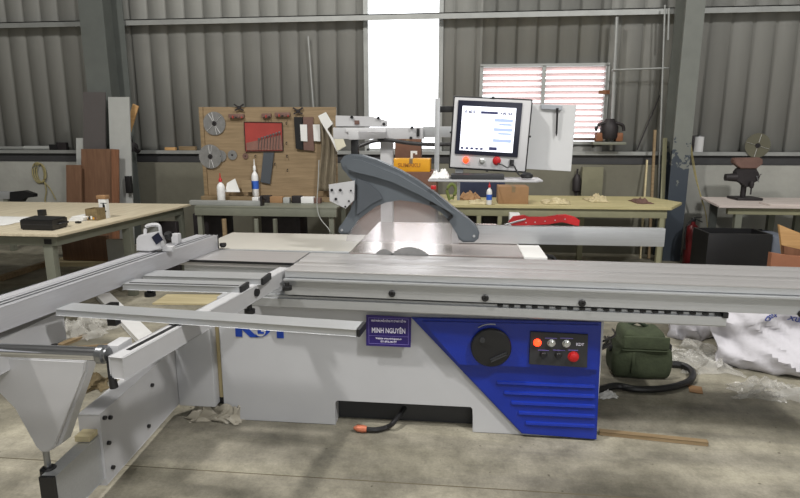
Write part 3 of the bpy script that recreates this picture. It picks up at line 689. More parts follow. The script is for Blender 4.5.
# inverted triangular support plate
TY = 1.76
tq = [(-1.66, .86), (aty(86, 362, TY).x, .835), (aty(84, 368, TY).x, .79), (aty(52, 449, TY).x, .50), (aty(49, 456, TY).x, .475), (aty(40, 456, TY).x, .475), (aty(38, 449, TY).x, .50), (-1.66, .70)]
tq = PY([(-20, 356), (86, 361), (85, 370), (83, 375), (56, 445), (49, 451.5), (42, 451.5), (37, 447), (17, 407), (-14, 378)], TY-.04)
tp = MB().prism(tq, TY-.045, TY-.03, 'y', .004).build('support_plate', WHITE, S)
MB().prism(PY([(86, 361), (85, 372), (60, 445), (50, 451.5), (46, 451.5), (74, 378), (76, 361)], TY-.04), TY-.03, TY+.02, 'y', .002).build('support_plate_side', WHITE, tp)
pb = aty(46, 452, TY-.015)
MB().cyl((pb.x, TY-.015, pb.z+.01), (pb.x, TY-.015, pb.z-.065), .011).build('support_bolt', STEEL, S)
MB().lathe([(.028, 0), (.028, .022), (.022, .028), (0, .028)], (pb.x, TY-.015, pb.z-.088)).build('support_foot', BLACK, S)
# swing arm: telescopic
az0, az1 = .10, .42
A0 = Vector((-1.50, 2.72)); A1 = Vector((-1.445, 1.99)); AD = (A1-A0).normalized(); side = Vector((-AD.y, AD.x))
def abar(t0, t1, off, wd, z0, z1, nm, mat, par, bev=.003):
    p0_ = A0+AD*t0+side*off; p1_ = A0+AD*t1+side*off
    return MB().bar((p0_.x, p0_.y, (z0+z1)/2), (p1_.x, p1_.y, (z0+z1)/2), wd, z1-z0, bev).build(nm, mat, par)
LA = (A1-A0).length
arm = abar(-.02, LA, -.045, .085, az0, az1, 'swing_arm', WHITE, S)
MB().box(-1.50, CX0-.03, 2.72, 2.80, .09, .60, .004).build('arm_pivot_box', CABW, S)
MB().cyl((CX0-.02, 2.80, .08), (CX0-.02, 2.80, .66), .019).build('pivot_pin', M('tan_pin', (188, 172, 130), .6), S)
MB().box(CX0-.05, CX0-.001, 2.78, 2.84, .08, .12, .003).build('pivot_hinge', BLACK, S)
ia = abar(LA-.25, LA+.29, -.035, .05, az0+.03, az1-.09, 'inner_arm', ALU, S)
abar(LA+.2905, LA+.303, -.035, .054, az0+.025, az1-.087, 'inner_arm_cap', BLACK, ia, 0)
abar(LA-.12, LA+.06, -.045, .06, az1-.088, az1-.065, 'wood_packing', PLY2, arm, 0)
for t, z_ in ((LA-.07, az1-.05), (LA-.05, az0+.05), (LA-.04, az0+.17), (LA-.45, az1-.08), (LA-.38, az0+.06), (LA-.03, az1-.03)):
    p_ = A0+AD*t+side*(-.001); p_ = A0+AD*t-side*.0+Vector((0, 0))
    q0 = p_-side*.006 if side.x > 0 else p_+side*.006
    q0 = Vector((p_.x-.005, p_.y)); MB().cyl((q0.x, q0.y, z_), (q0.x+.014, q0.y, z_), .009, seg=10).build('arm_bolt', BLACK, arm)
# ================================================================ LEFT TABLE
TZ = .78
cr, br_ = atz(57, 234.5, TZ), atz(191, 204, TZ)
lt = thing('work_table', 'large low table with beige board top and grey green steel frame at the left', 'table', (cr.x-1.2, (cr.y+br_.y)/2, 0))
xl = cr.x-2.6
MB().prism([(xl, cr.y), (cr.x, cr.y), (br_.x, br_.y), (xl, br_.y)], TZ-.022, TZ, 'z', .003).build('table_top', TABTOP, lt)
fm_ = MB().box(xl+.05, cr.x-.06, cr.y+.06, cr.y+.11, TZ-.105, TZ-.024, .003)
fm_.box(xl+.05, br_.x-.06, br_.y-.11, br_.y-.06, TZ-.105, TZ-.024)
fm_.bar((cr.x-.085, cr.y+.1, TZ-.065), (br_.x-.085, br_.y-.1, TZ-.065), .05, .08)
fm_.build('table_frame', GRN, lt)
for xx, yy in ((cr.x-.14, cr.y+.09), (br_.x-.1, br_.y-.09), (xl+.1, cr.y+.09), (xl+.1, br_.y-.09), ((cr.x+br_.x)/2-.1, (cr.y+br_.y)/2)):
    MB().box(xx-.04, xx+.04, yy-.03, yy+.03, 0, TZ-.106, .003).build('leg', GRN, lt)
MB().box(cr.x-.16, cr.x-.10, cr.y+.054, cr.y+.0595, TZ-.09, TZ-.05).build('frame_end_plug', BLACK, lt)
# things on the table
q = [atz(21, 230, TZ), atz(53, 231, TZ), atz(68, 226.5, TZ), atz(36, 225.5, TZ)]
c0 = sum(q, Vector())/4
kc = thing('tool_case', 'closed black fabric tool case lying at the front corner of the left table', 'case', (c0.x, c0.y, TZ+.001))
cs = MB().prism([(v.x, v.y) for v in q], TZ+.002, TZ+.088, 'z', .008).build('case_body', BLACK, kc)
MB().prism([(c0.x+(v.x-c0.x)*1.012, c0.y+(v.y-c0.y)*1.012) for v in q], TZ+.045, TZ+.05, 'z').build('case_zip', DARK, kc)
MB().tube([q[2]+Vector((0, -.14, .04)), q[2]+Vector((.035, -.12, .045)), q[2]+Vector((.035, -.04, .045)), q[2]+Vector((0, -.02, .04))], .008, 8).build('case_handle', BLACK, kc)
def tbox(px0, px1, ybase, ytop, depth, z, nm, lbl, cat, mat, bev=.002, grp=None, rot=0):
    a = atz(px0, ybase, z); b_ = atz(px1, ybase, z); Y = (a.y+b_.y)/2; t = aty((px0+px1)/2, ytop, Y).z
    r = MB().box(a.x, b_.x, Y, Y+depth, z+.001, max(t, z+.006), bev).build(nm, mat)
    return tag(r, lbl, cat, grp)
tbox(37.5, 43.5, 216, 210, .05, TZ, 'small_jar', 'small black cap standing behind the black case on the left table', 'jar', BLACK)
for i, (a, b_, y_) in enumerate(((68, 83, 221.5),)):
    for kk in range(3):
        pa = atz(a, y_, TZ); pb2 = atz(b_, y_, TZ)
        r = MB().box(pa.x+.01*kk, pb2.x+.008*kk, pa.y+.01*kk, pa.y+.2, TZ+.001+.014*kk, TZ+.0135+.014*kk, .001).build('paper_pad', PAPER)
        tag(r, ['white paper pad on the left table right of the black case, bottom of three', 'white paper pad on the left table right of the black case, middle of three', 'white paper pad on the left table right of the black case, top of three'][kk], 'paper pad', 'paper pads on the left table')
pa = atz(86, 220.5, TZ); 
bx = thing('parts_box', 'small open box with yellow and dark contents left of the framed card', 'box', (pa.x, pa.y, TZ))
pb2 = atz(98.5, 220.5, TZ); t = aty(92, 209, pa.y).z
MB().box(pa.x, pb2.x, pa.y, pa.y+.004, TZ+.001, t, .001).box(pa.x, pb2.x, pa.y+.12, pa.y+.124, TZ+.001, t).box(pa.x, pa.x+.004, pa.y+.004, pa.y+.12, TZ+.001, t).box(pb2.x-.004, pb2.x, pa.y+.004, pa.y+.12, TZ+.001, t).build('box_wall', M('print_carton', (120, 104, 74), .6, var=.35, scale=30), bx)
for i in range(5): MB().box(pa.x+.008+i*.02, pa.x+.024+i*.02, pa.y-.002, pa.y-.0003, TZ+.012, TZ+.03+.006*(i % 3), 0).build('box_print', [YEL, DARK, PAPER, YEL, RUSTY][i], bx)
pa = atz(100, 218.5, TZ); pb2 = atz(114, 217, TZ); t = aty(106, 195.5, pa.y).z
fc = thing('framed_card', 'white printed box with brown lid standing upright on the left table', 'box', (pa.x, pa.y, TZ))
MB().box(pa.x, pb2.x, pa.y, pa.y+.05, TZ+.001, t-.035, .002).build('card_body', PAPER, fc)
MB().box(pa.x-.015, pb2.x+.005, pa.y-.004, pa.y+.06, t-.034, t, .003).build('card_lid', CARD, fc)
MB().box(pa.x+.04, pa.x+.062, pa.y-.002, pa.y-.0003, TZ+.09, TZ+.13).box(pa.x+.03, pa.x+.07, pa.y-.002, pa.y-.0003, TZ+.06, TZ+.075).box(pb2.x-.03, pb2.x-.016, pa.y-.002, pa.y-.0003, TZ+.03, TZ+.14).box(pa.x+.02, pa.x+.08, pa.y-.002, pa.y-.0003, TZ+.14, TZ+.146).build('card_print', DARK, fc)
tbox(75, 79.5, 223.5, 221.5, .03, TZ, 'small_plug', 'tiny black bit lying on the left table in front of the paper pads', 'plug', BLACK, 0)
pp = atz(0, 221, TZ)
r = crump((pp.x, pp.y, TZ), .5, .5, .012, 2.2, rag=.05).build('white_sheet', PAPER, solid=.002); tag(r, 'white sheet lying flat at the far left of the left table', 'paper')
# leaning boards by the left column
def lean(px, ybot, nm, lbl, cat, mat, Yb, Yt, th=.018, grp=None):
    """px: four pixel corners (tl, tr, br, bl); stands from depth Yb at its foot to Yt at its top"""
    tl, tr, br2, bl = px
    zb = 0.001 if ybot is None else ybot
    P = [aty(tl[0], tl[1], Yt), aty(tr[0], tr[1], Yt), aty(br2[0], br2[1], Yb), aty(bl[0], bl[1], Yb)]
    if ybot is None:
        P[2] = P[2].copy(); P[3] = P[3].copy()
        for i, j in ((2, 1), (3, 0)):
            d = P[i]-P[j]; k_ = (P[i].z-.002)/d.z if abs(d.z) > 1e-4 else 0; P[i] = P[i]-d*k_
    m = MB(); va = [m.bm.verts.new(v) for v in P]; vb = [m.bm.verts.new(v+Vector((0, th, .0))) for v in P]
    m.bm.faces.new(va); m.bm.faces.new(vb[::-1])
    for i in range(4): m.bm.faces.new((va[i], vb[i], vb[(i+1) % 4], va[(i+1) % 4]))
    return tag(m.build(nm, mat), lbl, cat, grp)
lean(((83, 92), (105, 92), (106, 198), (84, 198)), None, 'dark_board', 'dark grey laminate board standing against the left steel column', 'board', LACE, 6.93, 6.95)
lean(((108, 97), (129, 97), (133, 215), (112, 215)), None, 'pale_board', 'tall pale grey laminate board standing right of the dark grey board', 'board', PALE, 6.86, 6.90)
lean(((81, 149), (111, 149), (112, 238), (82, 238)), None, 'wood_sheet', 'brown wood panel, the taller one, leaning in front of the dark grey board', 'board', BROWN, 6.72, 6.78)
lean(((111.3, 149), (118.5, 149.5), (119, 238), (112, 238)), None, 'wood_sheet', 'narrow reddish brown wood panel right beside the taller brown panel', 'board', BROWN2, 6.66, 6.72)
lean(((66, 165), (81, 165), (82, 238), (67, 238)), None, 'wood_sheet', 'low brown wood panel at the left edge of the leaning boards', 'board', BROWN, 6.63, 6.69)
lean(((76, 138), (83, 138), (84, 190), (77, 190)), None, 'white_strip', 'narrow whitish board half hidden at the left of the dark grey board', 'board', PALE, 6.97, 6.99)
o_ = MB().bar(aty(100, 222, 7.05), aty(136, 105, 7.05), .08, .02, 0, (0, 1, 0)).build('wood_offcut', TANW); tag(o_, 'tan timber offcut poking out behind the pale grey board', 'timber')
o_ = MB().box(aty(125.5, 170, 6.83).x, aty(131, 170, 6.83).x, 6.79, 6.84, aty(128, 193, 6.83).z, aty(128, 176, 6.83).z, .004).build('wall_switch', BLACK); tag(o_, 'small black box fixed on the lower edge of the pale grey board', 'box')
# rope coil on the wall
c0 = aty(41, 173, 7.54)
m = MB()
for k_ in range(3):
    m.tube([(c0.x-.03*k_+(.07+.01*k_)*math.cos(a), 7.545+.01*k_, c0.z+(.13+.008*k_)*math.sin(a)) for a in [2*PI*i/14 for i in range(15)]], .009, 6, 2)
m.tube([(c0.x+.02, 7.55, c0.z-.1), (c0.x+.04, 7.55, c0.z-.25), (c0.x+.0, 7.55, c0.z-.4), (c0.x+.03, 7.55, c0.z-.5)], .008, 6)
m.tube([(c0.x, 7.55, c0.z-.1), (c0.x+.1, 7.55, c0.z-.22), (c0.x+.17, 7.55, c0.z-.38)], .007, 6)
tag(m.build('rope_coil', ROPE), 'old yellowish rope coil hanging on the pale wall behind the left table', 'rope')
# clamp with pale extrusion left behind table
e0 = aty(-20, 196, 6.9); e1 = aty(11, 195.5, 6.9)
es2 = thing('bar_extrusion', 'pale metal profile with black end piece behind the left table', 'metal profile', (e1.x, 6.9, 0))
MB().box(e0.x-.5, e1.x, 6.9, 6.98, e1.z-.05, e1.z+.05, .004).build('profile', ALU, es2)
MB().prism(PY([(10, 192), (24, 190.5), (34, 194), (34, 197), (24, 198), (22, 202), (10, 202)], 6.88), 6.87, 6.95, 'y', .004).build('black_end', BLACK, es2)
for xx in (e0.x-.2, e1.x-.1): MB().box(xx-.03, xx+.03, 6.91, 6.97, 0, e1.z-.051).build('leg', GRN, es2)
# shelf things on the left girt
def shelfbox(x0, x1, y0, y1, nm, lbl, cat, mat, dep=.06, Y=7.66, bev=.003, cy=False):
    a = aty(x0, y1, Y); b_ = aty(x1, y0, Y)
    m = MB().cyl((a.x, Y, 1.331+(b_.z-a.z)/2), (b_.x, Y, 1.331+(b_.z-a.z)/2), (b_.z-a.z)/2) if cy else MB().box(a.x, b_.x, Y-dep/2, Y+dep/2, 1.331, 1.331+b_.z-a.z, bev)
    return tag(m.build(nm, mat), lbl, cat)
shelfbox(25, 50, 146, 150, 'silicone_tube', 'long whitish tube lying on the girt ledge at the left', 'tube', PALE, cy=True)
shelfbox(0, 24, 146.5, 150, 'metal_tube', 'grey tube lying on the girt ledge at the far left edge', 'tube', PURL, cy=True)
shelfbox(51, 58, 145, 150.5, 'hand_drill_chuck', 'black lump of a tool on the left girt ledge beside the whitish tube', 'tool', BLACK)
shelfbox(59, 67, 143.5, 151, 'hand_drill', 'dark hand tool at the right end of the left girt ledge', 'tool', DOBJ)
shelfbox(166, 176, 149.5, 152.5, 'wood_scrap', 'small pale wood scrap on the ledge left of the tool board', 'wood scrap', TANW)
shelfbox(180, 196, 148, 152, 'wood_scrap', 'brown wood scrap on the ledge nearest the tool board', 'wood scrap', STICK)
m = MB().lathe([(.03, -.04), (.06, -.03), (.06, .03), (.03, .04)], aty(133, 147, 7.35), (.6, -.4, .1)).bar(aty(133, 147, 7.35), aty(130, 136, 7.35), .03, .03).bar(aty(133, 147, 7.35), aty(139, 152, 7.35), .05, .05)
tag(m.build('wall_pulley', DOBJ), 'dark clamp head just right of the pale grey board', 'clamp')
# ================================================================ TOOL BOARD BENCH
BZ = .80
a = atz(188, 207.5, BZ); b_ = atz(335, 208.5, BZ)
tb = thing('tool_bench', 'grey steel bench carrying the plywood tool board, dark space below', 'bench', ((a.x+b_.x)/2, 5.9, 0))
by = 5.74
MB().box(a.x, b_.x, by, 6.45, BZ-.02, BZ, .003).build('bench_top', GRN, tb)
MB().box(a.x, b_.x, by-.006, by+.05, BZ-.10, BZ-.021, .003).build('bench_apron', GRN, tb)
for xx in (a.x+.04, b_.x-.06):
    for yy in (by+.04, 6.4): MB().box(xx-.025, xx+.025, yy-.025, yy+.025, 0, BZ-.10 if yy < 6 else BZ-.021).build('leg', GRN, tb)
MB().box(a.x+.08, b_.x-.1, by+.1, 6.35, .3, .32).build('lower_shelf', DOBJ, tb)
bo = thing('tool_board', 'large plywood board propped upright on the steel bench for hanging tools', 'tool board', ((a.x+b_.x)/2, 6.3, BZ))
q = PY([(203, 107), (336, 107), (338, 194), (206, 192)], 6.3)
q = [(q[0][0], q[0][1]), (q[1][0], q[1][1]), (q[2][0], BZ+.055), (q[3][0], BZ+.055)]
MB().prism(q, 6.3, 6.32, 'y', .002).build('board', PLY, bo)
MB().box(q[3][0]-.02, q[2][0], 6.2, 6.32, BZ+.001, BZ+.053, .003).build('bottom_rail', STICK, bo)
MB().box(q[0][0]-.045, q[0][0]-.001, 6.28, 6.33, BZ+.055, q[0][1], .002).build('side_batten', STICK, bo)
for xx in (q[0][0]+.2, q[1][0]-.2): MB().bar((xx, 6.34, 1.5), (xx, 6.43, BZ+.02), .03, .03).build('rear_strut', STICK, bo)
# steel profile on the front of bench
e0 = aty(206, 192, 5.95); e1 = aty(328, 197, 5.95)
r = MB().box(aty(190, 200, 5.82).x, aty(262, 200, 5.82).x, 5.80, 5.86, BZ+.001, BZ+.05, .004).build('steel_profile', PURL); tag(r, 'steel profile lying along the left front of the tool bench', 'metal profile')
p = aty(262, 200, 5.83); m = MB().box(p.x-.008, p.x+.012, 5.79, 5.87, BZ+.001, BZ+.11, .002).bar((p.x, 5.83, BZ+.1), (p.x+.05, 5.80, BZ+.07), .02, .02)
tag(m.build('small_clamp', DOBJ), 'small dark clamp at the end of the steel profile on the bench', 'clamp')
BD = 6.292
def wdisc(px, py, rp, nm, lbl, Y=BD, spokes=2, off=0, th=.004, mat=BSTEEL, teeth=40, sp0=.5, grp=None):
    c = aty(px, py, Y); r_ = rp*Y/F*.99
    t_ = thing(nm, lbl, 'saw blade', (c.x, Y, c.z), grp)
    disc(MB(), (c.x, Y-.004-off, c.z), r_, teeth=teeth, th=th).build('blade_disc', mat, t_)
    MB().cyl((c.x, Y-off-.007, c.z), (c.x, Y-off-.012, c.z), r_*.2, seg=16).build('blade_hub', DOBJ, t_)
    MB().lathe([(r_*.1, 0), (r_*.1, .006+off+.012), (0, .006+off+.012)], (c.x, Y, c.z), (0, -1, 0), 10).build('hanging_pin', BLACK, t_)
    return t_, c, r_
def glint(t_, c, r_, angs, Y, off, mat=None):
    for a_ in angs:
        p0_ = (c.x+r_*.25*math.cos(a_), Y-off-.0068, c.z+r_*.25*math.sin(a_)); p1_ = (c.x+r_*.92*math.cos(a_), Y-off-.0068, c.z+r_*.92*math.sin(a_))
        MB().bar(p0_, p1_, .0015, r_*.11, 0, (0, -1, 0)).build('painted_glint', mat or WPL, t_)  # white strips stand in for light glinting off the blade
t_, c, r_ = wdisc(214.5, 123.5, 12, 'saw_blade', 'round saw blade hung at the upper left corner of the tool board'); glint(t_, c, r_, [2.1, .75, -2.4, -1.05, -1.4, 1.75], BD, 0)
t_, c, r_ = wdisc(211, 156.5, 12.5, 'saw_blade', 'round saw blade hung at the left edge of the tool board, below the upper one', off=.012); glint(t_, c, r_, [1.35, 1.7, -1.3, -1.7], BD, .012)
wdisc(221, 156, 6, 'saw_blade', 'small blade half hidden behind the lower left saw blade', off=.0)
t_, c, r_ = wdisc(232.5, 155, 5, 'grinding_disc', 'small grey disc right of the lower left saw blade'); t_['category'] = 'disc'
t_, c, r_ = wdisc(245.5, 156, 3, 'wood_disc', 'tiny brown disc between grey disc and grey plate on the tool board', mat=RUSTY); t_['category'] = 'disc'
# wrench roll
wr = thing('wrench_roll', 'red cloth wrench roll with a row of spanners pinned on the tool board', 'wrench roll', (aty(264, 137, BD).x, BD, aty(264, 151, BD).z))
f = PY([(244, 122), (282, 122.5), (283, 151), (245.5, 151.5)], BD-.01)
MB().prism(f, BD-.006, BD, 'y').build('red_cloth', REDW, wr)
MB().prism(PY([(246, 143), (281, 135), (282.5, 150), (246.5, 150.5)], BD-.015), BD-.014, BD-.0065, 'y', .002).build('pocket_flap', M('pocket_cloth', (128, 92, 82), .8, var=.15, scale=20), wr)
fr = MB()
for i in range(4):
    p0_ = Vector((f[i][0], BD-.008, f[i][1])); p1_ = Vector((f[(i+1) % 4][0], BD-.008, f[(i+1) % 4][1])); fr.bar(p0_, p1_, .006, .012, 0, (0, -1, 0))
fr.build('dark_piping', DOBJ, wr)
for i in range(8):
    px = 259+i*2.9; p0_ = aty(px-.6, 149, BD-.018); p1_ = aty(px, 139.5-i*.95, BD-.018)
    sn = thing('spanner', '%s spanner counted from the left in the red wrench roll' % ['first', 'second', 'third', 'fourth', 'fifth', 'sixth', 'seventh', 'eighth'][i], 'spanner', p0_, 'spanners in the red wrench roll')
    MB().bar(p0_, p1_, .004, .009, 0, (0, -1, 0)).build('shaft', STEEL, sn)
    MB().box(p1_.x-.011, p1_.x+.011, p1_.y-.005, p1_.y+.003, p1_.z-.005, p1_.z+.016, .002).build('jaw', STEEL, sn)
def bprism(pts, nm, lbl, cat, mat, d=.02, Y=BD, bev=.002):
    return tag(MB().prism(PY(pts, Y), Y-d, Y-.0005, 'y', bev).build(nm, mat), lbl, cat)
bprism([(264, 152.5), (274.5, 152.5), (270.5, 184), (261, 182)], 'grey_plate', 'dark grey flat plate hanging below the red wrench roll', 'plate', GUARD2)
bprism([(294.5, 117), (303, 117), (303.5, 150), (296.5, 148.5)], 'black_level', 'black flat holder on the tool board right of the wrench roll', 'tool holder', BLACK, .03)
bprism([(303.5, 117), (313.5, 117), (314.5, 151), (304, 150)], 'brown_holder', 'brown flat holder beside the black one on the tool board', 'tool holder', RUSTY, .022)
bprism([(300, 124.5), (307, 124.5), (307.5, 141.5), (301, 141)], 'white_card', 'white card on the black and brown holders of the tool board', 'card', PAPER, .004, BD-.031, .001)
bprism([(313.5, 124.5), (320.5, 124.5), (321, 141.5), (314.5, 141)], 'white_card', 'white card at the right of the brown holder', 'card', PAPER, .03)
for (px, py, ww, lbl) in ((237, 116, 15, 'row of dark hooks with red tools, upper left of the board'), (267, 115.5, 9, 'short brown wooden rack above the red wrench roll'), (283, 114.5, 15, 'long reddish rack at the top of the tool board')):
    a_ = aty(px-ww/2, py+2, BD); b2 = aty(px+ww/2, py-2, BD)
    tr2 = thing('tool_rack', lbl, 'rack', (a_.x, BD, a_.z))
    MB().box(a_.x, b2.x, BD-.03, BD-.0005, a_.z, b2.z, .003).build('rack_bar', RUSTY, tr2)
    for i in range(int(ww/3)):
        xx = a_.x+.02+i*.034; MB().box(xx-.007, xx+.007, BD-.045, BD-.0305, a_.z-.006, a_.z+.014+.01*(i % 2), .002).build('rack_peg', [RUSTY, REDW, DOBJ][i % 3], tr2)
for px, py, lbl in ((239, 107.5, 'dark coupling clamp at the upper left top edge of the tool board'), (298, 111, 'dark scissor clamp at the top of the board above the black holder')):
    c = aty(px, py, BD-.02); m = MB()
    for s_ in (-1, 1):
        m.bar((c.x, c.y, c.z), (c.x+s_*.055, c.y, c.z+.035), .014, .016).bar((c.x, c.y, c.z-.01), (c.x+s_*.05, c.y, c.z-.03), .012, .014)
    m.cyl((c.x, c.y+.02, c.z), (c.x, c.y-.01, c.z), .018, seg=12)
    tag(m.build('scissor_clamp', DOBJ), lbl, 'clamp')
for i, (px, py) in enumerate(((287, 123), (287, 143), (287.5, 156), (256, 156), (275.5, 164), (288, 170))):
    c = aty(px, py, BD); r = MB().tube([(c.x, BD, c.z+.01), (c.x, BD-.03, c.z+.008), (c.x, BD-.035, c.z-.012), (c.x+.002, BD-.02, c.z-.016)], .0045, 6).build('hook', DOBJ)
    tag(r, ['small dark hook beside the top right corner of the wrench roll', 'small dark hook beside the lower right side of the wrench roll', 'small hook just below the right corner of the wrench roll', 'small hook left of the grey plate', 'small hook right of the grey plate', 'lowest small hook right of the grey plate'][i], 'hook', 'hooks in the tool board')
# bottles, paper
def bottle(px, ybase, ytop, wpx, z, Y, nm, lbl, body, mid, cap, cat='bottle'):
    c = aty(px, ybase, Y); t = aty(px, ytop, Y).z; r_ = wpx/2*Y/F; h = t-z
    bt = thing(nm, lbl, cat, (c.x, Y, z))
    MB().lathe([(r_*.9, .0), (r_, .01), (r_, h*.52), (r_*.8, h*.6), (r_*.35, h*.66), (r_*.35, h*.7), (0, h*.7)], (c.x, Y, z+.001), seg=20).build('body', body, bt)
    MB().cyl((c.x, Y, z+h*.2), (c.x, Y, z+h*.42), r_*1.02, seg=20, caps=True).build('label_band', mid, bt)
    MB().lathe([(r_*.45, 0), (r_*.4, h*.1), (r_*.16, h*.14), (r_*.1, h*.3), (0, h*.3)], (c.x, Y, z+h*.7), seg=14).build('nozzle_cap', cap, bt)
    return bt
bottle(255.5, 190, 159, 7, BZ+.055, 6.25, 'spray_bottle', 'clear bottle with blue label and white nozzle on the tool bench', WPL, LBLUE, WPL)
bottle(221, 192, 173, 8, BZ+.001, 6.1, 'glue_bottle', 'white glue bottle with red cap at the left of the tool bench', WPL, WPL, RED)
r = lean(((227, 183), (235, 178.5), (240, 192), (225, 192)), BZ, 'folded_paper', 'folded white paper leaning on the tool board beside the glue bottle', 'paper', PAPER, 6.15, 6.18, .003)
r = lean(((241, 180), (251, 180), (252, 192), (242, 192)), BZ, 'grey_card', 'small tan grey card leaning beside the blue bottle', 'card', STICK, 6.15, 6.18, .003)
jn = ['leftmost', 'second from left', 'third from left', 'fourth from left', 'fifth from left', 'sixth from left', 'rightmost']
for i in range(7):
    px = 256+i*10.3; c = aty(px, 193, 6.12); w_ = .035+.02*(i % 3)
    r = MB().box(c.x-w_, c.x+w_, 6.08, 6.16, BZ+.001, BZ+.06+.01*((i*2) % 3), .004).build('small_part', [WPL, DOBJ, CARD, PALE, DOBJ, WPL, RUSTY][i])
    tag(r, 'small parts block on the ledge under the tool board, %s of seven' % jn[i], 'parts block', 'small parts along the foot of the tool board')
# hanging apron / templates at right end
cl_ = thing('hanging_cloth', 'dull brown work cloth hanging at the right end of the tool board', 'cloth', (aty(326, 190, 6.2).x, 6.2, BZ+.1))
def fcloth(u, v):
    px = 320+u*(13+5*v)+2*v*0; py = 121+v*70
    p = aty(px+1.5*math.sin(v*5), py, 6.22-.03*math.sin(u*16+v*2)); return p
MB().grid(fcloth, 18, 20).build('cloth', CLOTHG, cl_, solid=.004)
bprism([(318, 116), (326, 112), (333, 124), (327, 129), (336, 143), (345, 147), (337, 152), (330, 137), (321, 122)], 'white_template', 'white angled cardboard template hanging over the brown cloth', 'template', PAPER, .004, 6.165)
bprism([(334, 138), (342, 135), (346, 146), (337, 151)], 'cream_tag', 'cream tag hanging at the lower end of the white template', 'tag', M('cream_card', (216, 212, 192), .7), .004, 6.155)
r = MB().tube([aty(x_, y_, 5.70) for x_, y_ in ((319, 160), (318, 185), (317, 205), (320, 218), (328, 228), (330, 232))], .005, 6).build('hanging_wire', PALE); tag(r, 'thin pale wire hanging down at the right end of the tool bench', 'wire')
# under the bench
for i, (x0, x1, y0, y1, mt, lb) in enumerate(((194, 222, 208, 236, DOBJ, 'dark crate under the tool bench, left end'), (262, 300, 214, 240, DOBJ, 'dark machine box under the middle of the tool bench'))):
    a_ = aty(x0, y1, 6.0); b2 = aty(x1, y0+2, 6.0)
    r = MB().box(a_.x, b2.x, 6.0, 6.3, .322, min(b2.z, BZ-.12), .01).build('dark_crate', mt); tag(r, lb, 'crate')
for i, (px, lb) in enumerate(((224, 'short brown upright pipe below the tool bench, left one'), (256, 'short pale upright pipe below the tool bench, middle one'), (275, 'short grey upright pipe below the tool bench, right one'))):
    a_ = aty(px, 219, 5.2); z0 = 0
    r = MB().cyl((a_.x, 5.2, 0.001), (a_.x, 5.2, a_.z), .022).build('upright_pipe', [STICK, GRN, GRN][i]); tag(r, lb, 'pipe', 'short pipes below the tool bench')
# ================================================================ BROWN CARTONS AND YELLOW BOX BEHIND THE GUARD
def carton(x0, x1, ytop, ybot, Y, dep, nm, lbl, mat, z0=None, cat='box'):
    a_ = aty(x0, ybot, Y); b2 = aty(x1, ytop, Y); z_ = a_.z if z0 is None else z0
    t_ = thing(nm, lbl, cat, ((a_.x+b2.x)/2, Y+dep/2, z_))
    MB().box(a_.x, b2.x, Y, Y+dep, z_+.001, b2.z, .004).build('carton', mat, t_)
    MB().box((a_.x+b2.x)/2-.02, (a_.x+b2.x)/2+.02, Y-.002, Y+dep*.9, b2.z-.06, b2.z+.0015).build('tape', STICK, t_)
    return t_, a_, b2, z_
cb2 = MB().box(aty(352, 200, 6.5).x, aty(436, 200, 6.5).x, 6.45, 7.1, .0, aty(400, 172, 6.5).z, .01).build('brown_cabinet', CARDD); tag(cb2, 'wide brown chest standing under the bright window behind the blade guard', 'chest')
zc = aty(400, 172, 6.5).z
_, a_, b2, _ = carton(392, 430, 159, 170, 6.55, .3, 'yellow_box', 'bright yellow box under the bright window behind the guard', YEL, zc)
text('SUMAKU', 'box_print', .06, M('box_print_brown', (176, 116, 34), .6, var=0), _ if False else bpy.data.objects['yellow_box'], lambda u, v, w_: ((a_.x+b2.x)/2-.02+u, 6.547-w_, (zc+b2.z)/2+v), .002, sx=1.1)
carton(395, 421, 139, 158, 7.0, .2, 'brown_carton', 'brown carton seen against the bright window above the yellow box', CARDD, zc+.0)
c = aty(414, 154.5, 6.6); m = MB().box(c.x-.04, c.x-.015, 6.6, 6.64, b2.z+.004, c.z+.04).box(c.x-.015, c.x+.035, 6.6, 6.64, c.z+.015, c.z+.04).box(c.x+.015, c.x+.035, 6.6, 6.64, c.z-.0, c.z+.0151)
tag(m.build('white_bracket', WPL), 'small white bracket standing on the yellow box', 'bracket')
# ================================================================ MIDDLE REAR BENCH
a = atz(437, 208, BZ); b_ = atz(683, 207, BZ)
my0, my1 = 6.12, 7.2
mbn = thing('rear_bench', 'long bench with yellowish wooden top behind the saw console', 'bench', ((a.x+b_.x)/2, 6.6, 0))
bx0_, bx1_ = aty(436, 205, my0).x, aty(672, 205, my0).x
MB().prism([(bx0_, my0), (bx1_, my0), (aty(690, 203, 6.4).x, my0+.5), (bx1_+.1, my1), (bx0_, my1)], BZ-.03, BZ, 'z', .003).build('bench_top', YTOP, mbn)
MB().box(bx0_+.03, bx1_-.03, my0+.03, my0+.08, BZ-.12, BZ-.031, .003).build('front_rail', GRN2, mbn)
for px in (479, 500, 663):
    xx = aty(px, 220, my0).x; MB().box(xx-.022, xx+.022, my0+.03, my0+.08, 0, BZ-.121).build('leg', GRN2, mbn)
for px in (440, 580, 660):
    xx = aty(px, 220, my1).x; MB().box(xx-.03, xx+.03, my1-.1, my1-.04, 0, BZ-.031).build('leg', GRN2, mbn)
MB().box(bx0_+.1, aty(520, 220, 6.4).x, my0+.1, my1-.1, .28, .30).build('lower_shelf', STICK, mbn)
for (x0, x1, lb) in ((462, 476, 'black box under the left of the rear bench'), (483, 497, 'dark box between the front legs of the rear bench')):
    p0_ = aty(x0, 225, 6.5); p1_ = aty(x1, 225, 6.5); r = MB().box(p0_.x, p1_.x, 6.5, 6.9, .301, .62, .01).build('dark_box', DOBJ); tag(r, lb, 'box')
